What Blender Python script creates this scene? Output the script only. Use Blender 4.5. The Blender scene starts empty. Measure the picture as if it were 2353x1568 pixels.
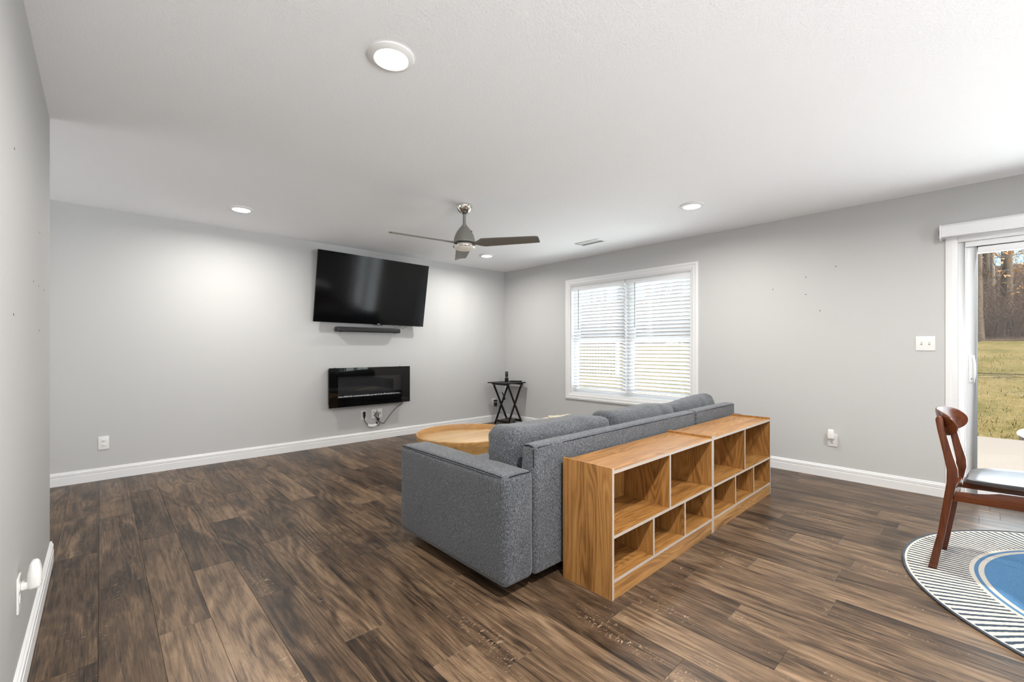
import bpy, bmesh, math, random
from mathutils import Vector, Matrix, noise as mnoise

S = bpy.context.scene
COL = S.collection
PI = math.pi
R = math.radians

# ------------------------------------------------------------------ camera, world, sun, exposure
cam_data = bpy.data.cameras.new('camera')
cam = bpy.data.objects.new('camera', cam_data)
COL.objects.link(cam)
cam_data.sensor_fit = 'HORIZONTAL'
cam_data.sensor_width = 36.0
cam_data.lens = 36.0 * 1010.33 / 2353.0
cam_data.shift_y = 18.38 / 2353.0
cam_data.clip_start = 0.02
cam.location = (0, 0, 1.174)
cam.rotation_euler = (R(90), 0, -math.atan2(0.6830, 0.7305))
S.camera = cam

world = bpy.data.worlds.new('world')
S.world = world
world.use_nodes = True
wt = world.node_tree
for n in list(wt.nodes):
    wt.nodes.remove(n)
sky = wt.nodes.new('ShaderNodeTexSky')
sky.sky_type = 'NISHITA'
sky.sun_disc = False
sky.sun_elevation = R(38)
sky.sun_rotation = R(168)
sky.air_density = 1.0
sky.dust_density = 0.6
bg = wt.nodes.new('ShaderNodeBackground')
bg.inputs['Strength'].default_value = 0.24
wo = wt.nodes.new('ShaderNodeOutputWorld')
wt.links.new(sky.outputs[0], bg.inputs['Color'])
wt.links.new(bg.outputs[0], wo.inputs['Surface'])

sun_d = bpy.data.lights.new('sun', 'SUN')
sun_d.energy = 7.0
sun_d.angle = R(0.6)
sun_d.color = (1.0, 0.93, 0.82)
sun = bpy.data.objects.new('sun', sun_d)
COL.objects.link(sun)
sun.rotation_euler = Vector((0.16, 0.72, -0.66)).to_track_quat('-Z', 'Y').to_euler()

# area lights: added fills behind camera and in hall, daylight at the glazing
def area(name, loc, direction, sx, sy, power, color=(1, 1, 1), shape='RECTANGLE', spread=180):
    d = bpy.data.lights.new(name, 'AREA')
    d.shape = shape
    d.size = sx
    if shape in ('RECTANGLE', 'ELLIPSE'):
        d.size_y = sy
    d.energy = power
    d.color = color
    d.spread = R(spread)
    o = bpy.data.objects.new(name, d)
    COL.objects.link(o)
    o.location = loc
    o.rotation_euler = Vector(direction).to_track_quat('-Z', 'Y').to_euler()
    return o

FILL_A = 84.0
DOOR_W = 50.0
WIN_W = 92.0
HALL_W = 20.0
CAN_W = 9.5          # the four downlights of the sitting area
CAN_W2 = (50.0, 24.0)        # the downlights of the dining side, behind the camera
area('rear_fill_light', (1.1, -4.0, 0.90), (0, 1, 0.58), 2.4, 1.6, FILL_A, (0.94, 0.97, 1.0), spread=90)  # added fill to lift ceiling and walls; the rear wall has no window
area('hall_fill_light', (-2.2, 4.45, 1.1), (1, 0, 0.55), 1.5, 1.6, HALL_W, (0.96, 0.98, 1.0))  # added fill in the hall, brightens the left of the ceiling
area('patio_door_daylight', (5.035, -0.785, 1.00), (-1, 0, 0.0), 1.74, 1.9, DOOR_W, (0.88, 0.94, 1.0))
area('window_daylight', (5.75, 3.117, 1.10), (-1, 0, 0.50), 1.9, 1.9, WIN_W, (0.90, 0.95, 1.0))

S.view_settings.view_transform = 'Standard'
S.view_settings.look = 'None'
S.view_settings.gamma = 1.0
S.view_settings.use_curve_mapping = False
S.view_settings.exposure = 0.28
S.cycles.use_denoising = True
S.cycles.diffuse_bounces = 6

# ------------------------------------------------------------------ helpers
def tag(o, label=None, cat=None, group=None, kind=None):
    if label: o['label'] = label
    if cat: o['category'] = cat
    if group: o['group'] = group
    if kind: o['kind'] = kind
    return o

def empty(name, loc=(0, 0, 0), rz=0.0, parent=None):
    o = bpy.data.objects.new(name, None)
    o.empty_display_size = 0.05
    COL.objects.link(o)
    o.location = loc
    o.rotation_euler = (0, 0, rz)
    if parent: o.parent = parent
    return o

def copy_tree(o, parent=None):
    c = o.copy()
    COL.objects.link(c)
    if parent is not None:
        c.parent = parent
    for ch in list(o.children):
        copy_tree(ch, c)
    return c

def place(name, me, parent=None, loc=(0, 0, 0), rot=(0, 0, 0), scale=(1, 1, 1)):
    o = bpy.data.objects.new(name, me)
    COL.objects.link(o)
    o.location = loc
    o.rotation_euler = rot
    o.scale = scale
    if parent: o.parent = parent
    return o

class MB:
    """collects boxes, prisms, tubes and lathes; build() links them as one mesh object"""
    def __init__(self):
        self.v = []; self.f = []; self.mi = []
    def add(self, vs, fs, mi=0):
        b = len(self.v)
        self.v += [tuple(p) for p in vs]
        for k, f in enumerate(fs):
            self.f.append(tuple(b + i for i in f))
            self.mi.append(mi[k] if isinstance(mi, (list, tuple)) else mi)
        return self
    def box(self, x0, x1, y0, y1, z0, z1, mi=0, neg_y=None):
        vs = [(x0, y0, z0), (x1, y0, z0), (x1, y1, z0), (x0, y1, z0), (x0, y0, z1), (x1, y0, z1), (x1, y1, z1), (x0, y1, z1)]
        fs = [(0, 3, 2, 1), (4, 5, 6, 7), (0, 1, 5, 4), (1, 2, 6, 5), (2, 3, 7, 6), (3, 0, 4, 7)]
        m = [mi] * 6
        if neg_y is not None: m[2] = neg_y
        return self.add(vs, fs, m)
    def prism(self, poly, axis, a, b, mi=0):
        n = len(poly)
        def P(p, t):
            if axis == 'x': return (t, p[0], p[1])
            if axis == 'y': return (p[0], t, p[1])
            return (p[0], p[1], t)
        vs = [P(p, a) for p in poly] + [P(p, b) for p in poly]
        fs = [tuple(range(n))[::-1], tuple(range(n, 2 * n))] + [(i, (i + 1) % n, n + (i + 1) % n, n + i) for i in range(n)]
        return self.add(vs, fs, mi)
    def tube(self, pts, r, seg=8, caps=True, mi=0):
        pts = [Vector(p) for p in pts]
        n = len(pts)
        rr = r if isinstance(r, (list, tuple)) else [r] * n
        t0 = (pts[1] - pts[0]).normalized()
        up = Vector((0, 0, 1)) if abs(t0.z) < 0.9 else Vector((1, 0, 0))
        nrm = t0.cross(up).normalized()
        vs = []
        for i in range(n):
            t = (pts[min(i + 1, n - 1)] - pts[max(i - 1, 0)]).normalized()
            nrm = (nrm - t * nrm.dot(t))
            if nrm.length < 1e-6: nrm = t.orthogonal()
            nrm.normalize()
            bn = t.cross(nrm)
            for k in range(seg):
                a = 2 * PI * k / seg
                vs.append(pts[i] + nrm * (rr[i] * math.cos(a)) + bn * (rr[i] * math.sin(a)))
        fs = []
        for i in range(n - 1):
            for k in range(seg):
                fs.append((i * seg + k, i * seg + (k + 1) % seg, (i + 1) * seg + (k + 1) % seg, (i + 1) * seg + k))
        if caps:
            fs.append(tuple(range(seg))[::-1]); fs.append(tuple(range((n - 1) * seg, n * seg)))
        return self.add(vs, fs, mi)
    def lathe(self, prof, seg=32, c=(0, 0, 0), mi=0, axis='z', caps=True):
        vs = []
        for r, z in prof:
            for k in range(seg):
                a = 2 * PI * k / seg
                x, y = r * math.cos(a), r * math.sin(a)
                p = (x, y, z) if axis == 'z' else ((x, -z, y) if axis == 'y' else (z, x, y))
                vs.append((c[0] + p[0], c[1] + p[1], c[2] + p[2]))
        fs = []
        n = len(prof)
        for i in range(n - 1):
            for k in range(seg):
                fs.append((i * seg + k, i * seg + (k + 1) % seg, (i + 1) * seg + (k + 1) % seg, (i + 1) * seg + k))
        if caps:
            if prof[0][0] > 1e-5: fs.append(tuple(range(seg))[::-1])
            if prof[-1][0] > 1e-5: fs.append(tuple(range((n - 1) * seg, n * seg)))
        return self.add(vs, fs, mi)
    def mesh(self, name, mats, bevel=0.0, bseg=2, smooth=35, weld=True):
        me = bpy.data.meshes.new(name)
        bm = bmesh.new()
        vv = [bm.verts.new(p) for p in self.v]
        for f, m in zip(self.f, self.mi):
            try:
                ff = bm.faces.new([vv[i] for i in f]); ff.material_index = m
            except ValueError:
                pass
        if weld: bmesh.ops.remove_doubles(bm, verts=bm.verts, dist=1e-6)
        bmesh.ops.recalc_face_normals(bm, faces=bm.faces)
        if bevel > 0:
            ed = [e for e in bm.edges if len(e.link_faces) == 2 and e.calc_face_angle(0) > R(25)]
            bmesh.ops.bevel(bm, geom=ed, offset=bevel, segments=bseg, profile=0.5, affect='EDGES', clamp_overlap=True)
        bm.to_mesh(me); bm.free()
        for m in (mats if isinstance(mats, (list, tuple)) else [mats]):
            me.materials.append(m)
        if smooth:
            for p in me.polygons: p.use_smooth = True
            me.set_sharp_from_angle(angle=R(smooth))
        return me
    def build(self, name, mats, parent=None, loc=(0, 0, 0), rot=(0, 0, 0), **kw):
        return place(name, self.mesh(name, mats, **kw), parent, loc, rot)

def rbox(sx, sy, sz, r, cell=0.05, cseg=4, puff=(0, 0, 0), wr=0.0, wscale=6.0, seed=0, shape=None):
    """rounded, puffed cushion block centred at the origin"""
    hx, hy, hz = sx / 2, sy / 2, sz / 2
    def axis(h):
        inner = h - r
        a = [h - r + r * math.tan(PI / 4 * k / cseg) for k in range(cseg + 1)]
        n = max(1, int(round(2 * inner / cell)))
        mid = [-inner + 2 * inner * k / n for k in range(1, n)]
        return [-t for t in a[::-1]] + mid + a
    ax, ay, az = axis(hx), axis(hy), axis(hz)
    idx = {}; vs = []; fs = []
    def vert(p):
        k = (round(p[0], 6), round(p[1], 6), round(p[2], 6))
        if k not in idx:
            idx[k] = len(vs); vs.append(Vector(p))
        return idx[k]
    def face(A, B, mk, flip):
        for i in range(len(A) - 1):
            for j in range(len(B) - 1):
                q = [vert(mk(A[i], B[j])), vert(mk(A[i + 1], B[j])), vert(mk(A[i + 1], B[j + 1])), vert(mk(A[i], B[j + 1]))]
                fs.append(tuple(q[::-1] if flip else q))
    face(ax, ay, lambda a, b: (a, b, hz), False); face(ax, ay, lambda a, b: (a, b, -hz), True)
    face(ax, az, lambda a, b: (a, -hy, b), False); face(ax, az, lambda a, b: (a, hy, b), True)
    face(ay, az, lambda a, b: (hx, a, b), False); face(ay, az, lambda a, b: (-hx, a, b), True)
    out = []
    off = Vector((seed * 3.17, seed * 1.7, seed * 0.9))
    for p in vs:
        q = Vector((max(-hx + r, min(hx - r, p.x)), max(-hy + r, min(hy - r, p.y)), max(-hz + r, min(hz - r, p.z))))
        d = p - q
        nn = d.normalized() if d.length > 1e-9 else Vector((0, 0, 1))
        w = q + nn * r
        u = (w.x / hx, w.y / hy, w.z / hz)
        bx = puff[0] * (1 - u[1] ** 2) * (1 - u[2] ** 2) * max(-1, min(1, u[0]))
        by = puff[1] * (1 - u[0] ** 2) * (1 - u[2] ** 2) * max(-1, min(1, u[1]))
        bz = puff[2] * (1 - u[0] ** 2) * (1 - u[1] ** 2) * max(-1, min(1, u[2]))
        w = w + Vector((bx, by, bz))
        if wr > 0:
            nz = mnoise.noise(w * wscale + off) * 0.65 + mnoise.noise(w * wscale * 2.3 + off) * 0.35
            w = w + nn * (nz * wr)
        if shape: w = shape(w)
        out.append(w)
    m = MB(); m.add(out, fs)
    return m

# ------------------------------------------------------------------ materials
class NT:
    def __init__(self, name):
        self.m = bpy.data.materials.new(name)
        self.m.use_nodes = True
        self.t = self.m.node_tree
        for n in list(self.t.nodes): self.t.nodes.remove(n)
        self.out = self.t.nodes.new('ShaderNodeOutputMaterial')
    def n(self, typ, props=None, **ins):
        nd = self.t.nodes.new('ShaderNode' + typ)
        for k, v in (props or {}).items(): setattr(nd, k, v)
        for k, v in ins.items():
            key = int(k[1:]) if k[0] == 'i' and k[1:].isdigit() else k.replace('_', ' ')
            s = nd.inputs[key]
            if hasattr(v, 'links') or isinstance(v, bpy.types.NodeSocket): self.t.links.new(v, s)
            else: s.default_value = v
        return nd
    def math(self, op, a, b=None, c=None, clamp=False):
        nd = self.t.nodes.new('ShaderNodeMath'); nd.operation = op; nd.use_clamp = clamp
        for i, v in enumerate((a, b, c)):
            if v is None: continue
            if isinstance(v, bpy.types.NodeSocket): self.t.links.new(v, nd.inputs[i])
            else: nd.inputs[i].default_value = v
        return nd.outputs[0]
    def mapping(self, vec, scale=(1, 1, 1), loc=(0, 0, 0), rot=(0, 0, 0)):
        nd = self.n('Mapping', Vector=vec)
        nd.inputs['Scale'].default_value = scale; nd.inputs['Rotation'].default_value = rot
        if isinstance(loc, bpy.types.NodeSocket): self.t.links.new(loc, nd.inputs['Location'])
        else: nd.inputs['Location'].default_value = loc
        return nd.outputs[0]
    def noise(self, vec, scale=1.0, detail=2.0, rough=0.5, dist=0.0):
        nd = self.n('TexNoise', Vector=vec, Scale=scale, Detail=detail, Roughness=rough, Distortion=dist)
        return nd.outputs['Fac']
    def ramp(self, fac, stops, interp='LINEAR'):
        nd = self.t.nodes.new('ShaderNodeValToRGB')
        cr = nd.color_ramp; cr.interpolation = interp
        while len(cr.elements) < len(stops): cr.elements.new(0.5)
        for e, (p, c) in zip(cr.elements, stops):
            e.position = p
            e.color = (c, c, c, 1) if isinstance(c, (int, float)) else (c[0], c[1], c[2], 1)
        self.t.links.new(fac, nd.inputs[0])
        return nd.outputs[0]
    def mix(self, fac, a, b, mode='MIX'):
        nd = self.t.nodes.new('ShaderNodeMix'); nd.data_type = 'RGBA'; nd.blend_type = mode
        for i, v in ((0, fac), (6, a), (7, b)):
            if isinstance(v, bpy.types.NodeSocket): self.t.links.new(v, nd.inputs[i])
            elif i == 0: nd.inputs[0].default_value = v
            else: nd.inputs[i].default_value = (v[0], v[1], v[2], 1)
        return nd.outputs[2]
    def bump(self, h, strength=0.3, dist=0.01):
        return self.n('Bump', Height=h, Strength=strength, Distance=dist).outputs[0]
    def pbr(self, color, rough=0.5, metal=0.0, normal=None, spec=0.5, **kw):
        nd = self.n('BsdfPrincipled', **kw)
        for k, v in (('Base Color', color), ('Roughness', rough), ('Metallic', metal), ('Specular IOR Level', spec)):
            if isinstance(v, bpy.types.NodeSocket): self.t.links.new(v, nd.inputs[k])
            elif k == 'Base Color': nd.inputs[k].default_value = (v[0], v[1], v[2], 1)
            else: nd.inputs[k].default_value = v
        if normal is not None: self.t.links.new(normal, nd.inputs['Normal'])
        self.t.links.new(nd.outputs[0], self.out.inputs[0])
        return self.m
    def surf(self, sh):
        self.t.links.new(sh, self.out.inputs[0]); return self.m
    def obj(self): return self.n('TexCoord').outputs['Object']
    def pos(self): return self.n('NewGeometry').outputs['Position']

def plain(name, c, rough=0.5, metal=0.0, spec=0.5, var=0.04, scale=40.0, bump=0.0, **kw):
    t = NT(name); o = t.obj()
    f = t.noise(o, scale, 3)
    col = t.mix(f, tuple(x * (1 - var) for x in c), tuple(min(1, x * (1 + var)) for x in c))
    return t.pbr(col, rough, metal, t.bump(f, bump, 0.002) if bump else None, spec, **kw)

def wall_mat(name, c, bs, sc):
    t = NT(name); p = t.pos()
    h = t.mix(0.5, t.noise(p, sc, 3, 0.55), t.noise(p, sc * 2.7, 2))
    big = t.noise(p, 0.8, 2)
    col = t.mix(big, tuple(x * 0.985 for x in c), tuple(min(1, x * 1.015) for x in c))
    return t.pbr(col, 0.72, 0, t.bump(h, bs, 0.004), 0.25)

M = {}
M['wall'] = wall_mat('wall_paint', (0.545, 0.545, 0.537), 0.10, 130)
def ceil_mat():
    t = NT('ceiling_texture'); p = t.pos()
    a = t.noise(t.mapping(p, (95, 95, 95), rot=(0, 0, R(20))), 1.0, 3, 0.55, 0.6)
    b = t.noise(p, 170, 2)
    h = t.math('ADD', t.ramp(a, [(0.36, 0.0), (0.62, 1.0)]), t.math('MULTIPLY', b, 0.35))
    return t.pbr((0.91, 0.91, 0.915), 0.85, 0, t.bump(h, 0.22, 0.003), 0.2)
M['ceiling'] = ceil_mat()
M['trim'] = plain('trim_white', (0.80, 0.80, 0.80), 0.38, var=0.01)
M['vinyl'] = plain('white_vinyl', (0.82, 0.83, 0.84), 0.35, var=0.01)
M['plastic'] = plain('white_plastic', (0.80, 0.79, 0.77), 0.32, var=0.01)
M['slot'] = plain('dark_slot', (0.02, 0.02, 0.02), 0.6)
M['black'] = plain('black_plastic', (0.012, 0.012, 0.013), 0.42)
M['black_soft'] = plain('black_rubber', (0.010, 0.010, 0.010), 0.6)
M['black_wood'] = plain('black_wood', (0.007, 0.006, 0.005), 0.40, spec=0.3, var=0.3, scale=60)
M['chrome'] = plain('polished_nickel', (0.80, 0.76, 0.70), 0.06, 1.0)
M['nickel'] = plain('brushed_nickel', (0.27, 0.27, 0.245), 0.42, 0.55)
M['blade'] = plain('fan_blade_grey', (0.170, 0.152, 0.125), 0.45, 0.1)
M['frost'] = plain('frosted_glass_white', (0.86, 0.80, 0.72), 0.30)

def floor_mat():
    t = NT('plank_wood'); p = t.pos()
    oi = t.n('ObjectInfo')
    rnd = oi.outputs['Random']; tone = oi.outputs['Color']
    off = t.n('CombineXYZ', X=t.math('MULTIPLY', rnd, 53.0), Y=t.math('MULTIPLY', rnd, 91.0), Z=t.math('MULTIPLY', rnd, 17.0)).outputs[0]
    v = t.n('VectorMath', {'operation': 'ADD'}, i0=p, i1=off).outputs[0]
    tv = t.n('SeparateColor', Color=tone).outputs[0]
    warp = t.noise(t.mapping(v, (4.5, 1.6, 1)), 1.0, 2, 0.5)
    patch = t.noise(t.mapping(v, (7.5, 1.7, 1)), 1.0, 4, 0.6, 0.7)
    n1 = t.noise(t.mapping(v, (6.5, 0.80, 1)), 1.0, 1.5, 0.45, 0.35)
    cont = t.math('SINE', t.math('MULTIPLY', n1, 78.0))                  # contour lines: arches and knots
    cont = t.math('MULTIPLY', cont, t.ramp(warp, [(0.38, 0.15), (0.62, 1.0)]))
    streak = t.noise(t.mapping(v, (46, 2.2, 1)), 1.0, 3, 0.6, 0.5)
    fine = t.noise(t.mapping(v, (230, 9, 1)), 1.0, 3, 0.6)
    fig = n1
    smoke = t.ramp(t.noise(t.mapping(v, (10, 1.5, 1)), 1.0, 3, 0.6, 1.0), [(0.53, 0.0), (0.70, 1.0)])
    pore = t.ramp(t.noise(t.mapping(v, (330, 16, 1)), 1.0, 2, 0.5), [(0.54, 0.0), (0.66, 1.0)])
    dark = t.ramp(t.noise(t.mapping(v, (62, 2.0, 1)), 1.0, 3, 0.62, 0.9), [(0.53, 0.0), (0.63, 1.0)])
    k = t.math('ADD', t.math('MULTIPLY', tv, 0.36), 0.155)
    k = t.math('ADD', k, t.math('MULTIPLY', t.math('SUBTRACT', patch, 0.42), 0.80))
    k = t.math('ADD', k, t.math('MULTIPLY', cont, 0.085))
    k = t.math('ADD', k, t.math('MULTIPLY', t.math('SUBTRACT', streak, 0.5), 0.34))
    k = t.math('ADD', k, t.math('MULTIPLY', t.math('SUBTRACT', fine, 0.5), 0.36))
    k = t.math('SUBTRACT', k, t.math('MULTIPLY', smoke, 0.17))
    k = t.math('SUBTRACT', k, t.math('MULTIPLY', pore, 0.10))
    k = t.math('SUBTRACT', k, t.math('MULTIPLY', dark, 0.13))
    base = t.ramp(k, [(0.02, (0.013, 0.0085, 0.0055)), (0.17, (0.038, 0.0235, 0.0145)), (0.36, (0.096, 0.060, 0.0355)), (0.58, (0.205, 0.134, 0.080)), (0.85, (0.35, 0.243, 0.155))])
    # sawn nicks: short pale ticks gathered in streaks
    area_ = t.ramp(t.noise(t.mapping(v, (11, 1.4, 1)), 1.0, 2, 0.5, 0.5), [(0.56, 0.0), (0.68, 1.0)])
    tick = t.ramp(t.noise(t.mapping(v, (48, 120, 1), rot=(0, 0, R(22))), 1.0, 1, 0.5, 1.2), [(0.63, 0.0), (0.70, 1.0)])
    nick = t.math('MULTIPLY', t.math('MULTIPLY', area_, tick), 0.75)
    col = t.mix(nick, base, (0.42, 0.31, 0.215))
    h = t.math('ADD', t.math('MULTIPLY', fine, 0.6), t.math('MULTIPLY', fig, 0.5))
    rough = t.math('ADD', 0.30, t.math('MULTIPLY', fig, 0.16))
    return t.pbr(col, rough, 0, t.bump(h, 0.10, 0.002), 0.30)
M['floor'] = floor_mat()
M['subfloor'] = plain('subfloor', (0.05, 0.035, 0.025), 0.6, var=0.2)

def wood(name, axis, dark, mid, light, across=14.0, along=1.1, fine=170.0, rough=0.36, lines=0.30, spec=0.5, rand=True):
    t = NT(name); o = t.obj()
    if rand:
        rnd = t.n('ObjectInfo').outputs['Random']
        off = t.n('CombineXYZ', X=t.math('MULTIPLY', rnd, 31.0), Y=t.math('MULTIPLY', rnd, 57.0), Z=t.math('MULTIPLY', rnd, 23.0)).outputs[0]
        o = t.n('VectorMath', {'operation': 'ADD'}, i0=o, i1=off).outputs[0]
    def sc(a, b):
        return tuple(a if ax == axis else b for ax in 'xyz')
    fig = t.noise(t.mapping(o, sc(along, across)), 1.0, 4, 0.6, 0.8)
    n1 = t.noise(t.mapping(o, sc(along * 0.9, across * 0.55)), 1.0, 1.5, 0.4, 0.3)
    wav = t.math('SINE', t.math('MULTIPLY', n1, 125.0))
    fn = t.noise(t.mapping(o, sc(9.0, fine)), 1.0, 2, 0.6)
    k = t.math('ADD', t.math('ADD', t.math('MULTIPLY', fig, 0.75), 0.125), t.math('MULTIPLY', wav, lines * 0.30))
    k = t.math('ADD', k, t.math('MULTIPLY', t.math('SUBTRACT', fn, 0.5), 0.42))
    col = t.ramp(k, [(0.25, dark), (0.5, mid), (0.75, light)])
    return t.pbr(col, rough, 0, t.bump(fn, 0.06, 0.001), spec)

OAK = ((0.150, 0.064, 0.016), (0.325, 0.152, 0.042), (0.44, 0.232, 0.076))
for a in 'xyz':
    M['oak_' + a] = wood('oak_laminate_' + a, a, *OAK)
M['edge'] = plain('pale_edge_band', (0.42, 0.36, 0.305), 0.40, var=0.05)
LOAK = ((0.40, 0.245, 0.105), (0.56, 0.365, 0.175), (0.64, 0.44, 0.235))
M['lightoak'] = wood('light_oak', 'x', *LOAK, across=10, along=1.2, lines=0.15, rough=0.42)
M['lightoak_z'] = wood('light_oak_side', 'x', (0.33, 0.165, 0.05), (0.47, 0.26, 0.09), (0.56, 0.33, 0.13), across=11, along=2.2, lines=0.3, rough=0.42)
WAL = ((0.042, 0.0105, 0.004), (0.105, 0.027, 0.008), (0.155, 0.044, 0.0135))
M['walnut'] = wood('cherry_wood', 'z', *WAL, across=26, along=2.5, rough=0.28, lines=0.12)
M['walnut_y'] = wood('cherry_wood_rail', 'y', *WAL, across=26, along=2.5, rough=0.28, lines=0.12)
M['walnut_x'] = wood('cherry_wood_back', 'x', *WAL, across=26, along=2.5, rough=0.25, lines=0.12)

def fabric():
    t = NT('grey_melange_fabric'); o = t.obj()
    a = t.noise(t.mapping(o, (330, 330, 95)), 1.0, 2, 0.6)
    b = t.noise(t.mapping(o, (100, 100, 420)), 1.0, 2, 0.6)
    c = t.noise(o, 620, 2, 0.5)
    big = t.noise(o, 3.0, 2)
    k = t.math('ADD', t.math('MULTIPLY', a, 0.5), t.math('MULTIPLY', b, 0.5))
    k = t.math('ADD', k, t.math('MULTIPLY', t.math('SUBTRACT', c, 0.5), 0.18))
    k = t.math('ADD', k, t.math('MULTIPLY', t.math('SUBTRACT', big, 0.5), 0.05))
    col = t.ramp(k, [(0.34, (0.014, 0.0155, 0.018)), (0.5, (0.066, 0.070, 0.079)), (0.64, (0.180, 0.190, 0.210))])
    return t.pbr(col, 0.92, 0, t.bump(k, 0.5, 0.002), 0.15, Sheen_Weight=0.25, Sheen_Roughness=0.5)
M['fabric'] = fabric()
M['seam'] = plain('seam_thread', (0.016, 0.017, 0.022), 0.9, spec=0.1)

def glass_mat(name, tint=(1, 1, 1), ior=1.45):
    t = NT(name)
    tr = t.n('BsdfTransparent'); tr.inputs[0].default_value = (*tint, 1)
    gl = t.n('BsdfGlossy', Roughness=0.01)
    f0 = ((ior - 1) / (ior + 1)) ** 2
    fac = t.n('LayerWeight', Blend=0.5).outputs['Facing']                # Schlick, the same on both faces of the pane
    fr = t.math('ADD', f0, t.math('MULTIPLY', 1 - f0, t.math('POWER', fac, 5.0)))
    mx = t.n('MixShader', Fac=fr); t.t.links.new(tr.outputs[0], mx.inputs[1]); t.t.links.new(gl.outputs[0], mx.inputs[2])
    return t.surf(mx.outputs[0])
M['glass'] = glass_mat('window_glass', (0.95, 0.97, 0.96))
M['smoke_glass'] = glass_mat('smoked_glass', (0.90, 0.90, 0.90), 1.45)
M['black_glass'] = plain('black_gloss', (0.003, 0.003, 0.003), 0.02, spec=0.4)
M['tv_screen'] = plain('tv_screen', (0.002, 0.002, 0.0025), 0.085, spec=0.30)
def slat_mat():
    t = NT('blind_slat_white')
    d = t.n('BsdfDiffuse'); d.inputs[0].default_value = (0.90, 0.90, 0.90, 1)
    tl = t.n('BsdfTranslucent'); tl.inputs[0].default_value = (0.93, 0.95, 0.98, 1)
    mx = t.n('MixShader', Fac=0.18); t.t.links.new(d.outputs[0], mx.inputs[1]); t.t.links.new(tl.outputs[0], mx.inputs[2])
    return t.surf(mx.outputs[0])
M['slat'] = slat_mat()
def emit(name, c, s):
    t = NT(name); e = t.n('Emission', Strength=s); e.inputs[0].default_value = (*c, 1); return t.surf(e.outputs[0])
M['lamp'] = emit('lamp_lens', (1.0, 0.97, 0.91), 14.0)

def rug_mat():
    t = NT('round_rug_weave'); o = t.obj()
    s = t.n('SeparateXYZ', Vector=o)
    x, y = s.outputs[0], s.outputs[1]
    r = t.math('SQRT', t.math('ADD', t.math('MULTIPLY', x, x), t.math('MULTIPLY', y, y)))
    a = t.math('MULTIPLY', t.math('ARCTAN2', y, x), 180 / PI)
    jit = t.math('MULTIPLY', t.math('SUBTRACT', t.noise(o, 60, 2), 0.5), 0.22)
    ph = t.math('ADD', t.math('DIVIDE', t.math('SUBTRACT', a, 119.94 - 720.0), 360.0 / 165), jit)
    fr = t.math('FRACT', t.math('ADD', ph, 0.5))
    stripe = t.math('LESS_THAN', t.math('ABSOLUTE', t.math('SUBTRACT', fr, 0.5)), 0.215)
    def band(a_, b_):
        return t.math('MULTIPLY', t.math('GREATER_THAN', r, a_), t.math('LESS_THAN', r, b_))
    weave = t.n('TexWave', {'bands_direction': 'X'}, Vector=t.mapping(o, (1, 1, 1), rot=(0, 0, R(43))), Scale=55.0, Distortion=1.5, Detail=2.0, Detail_Scale=6.0).outputs['Fac']
    speck = t.noise(o, 320, 2)
    wv = t.math('ADD', t.math('MULTIPLY', weave, 0.6), t.math('MULTIPLY', speck, 0.4))
    cream = t.mix(speck, (0.50, 0.44, 0.37), (0.63, 0.57, 0.495))
    navy = t.mix(speck, (0.022, 0.034, 0.052), (0.060, 0.085, 0.115))
    blue = t.ramp(wv, [(0.25, (0.018, 0.085, 0.200)), (0.55, (0.055, 0.185, 0.37)), (0.8, (0.17, 0.34, 0.52))])
    bring = t.mix(wv, (0.04, 0.12, 0.24), (0.12, 0.24, 0.38))
    c = t.mix(t.math('MULTIPLY', stripe, band(0.772, 1.017)), cream, navy)
    c = t.mix(band(0.738, 0.754), c, bring)
    c = t.mix(t.math('LESS_THAN', r, 0.717), c, blue)
    return t.pbr(c, 0.9, 0, t.bump(wv, 0.4, 0.002), 0.2)
M['rug'] = rug_mat()
M['binding'] = plain('rug_binding', (0.050, 0.062, 0.080), 0.85, var=0.4, scale=250, bump=0.4)
M['seat_vinyl'] = plain('dark_seat_leather', (0.060, 0.056, 0.058), 0.24, var=0.1, scale=200)
M['table_white'] = plain('white_table_top', (0.78, 0.78, 0.78), 0.18, var=0.01)
M['grey_edge'] = plain('grey_table_edge', (0.14, 0.15, 0.16), 0.35)
M['throw'] = plain('cream_throw', (0.62, 0.54, 0.41), 0.95, var=0.55, scale=90, bump=0.6)
M['crystal'] = plain('clear_pebbles', (0.80, 0.82, 0.84), 0.15, var=0.2)
M['firebox'] = plain('firebox_dark', (0.010, 0.010, 0.011), 0.5)
M['cable'] = plain('black_cable', (0.008, 0.008, 0.008), 0.45)
M['wcable'] = plain('white_cable', (0.75, 0.75, 0.75), 0.4)
M['green_black'] = plain('black_bottle', (0.006, 0.012, 0.012), 0.25)
M['olive'] = plain('olive_black_wood', (0.045, 0.042, 0.030), 0.28, var=0.2)
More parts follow.
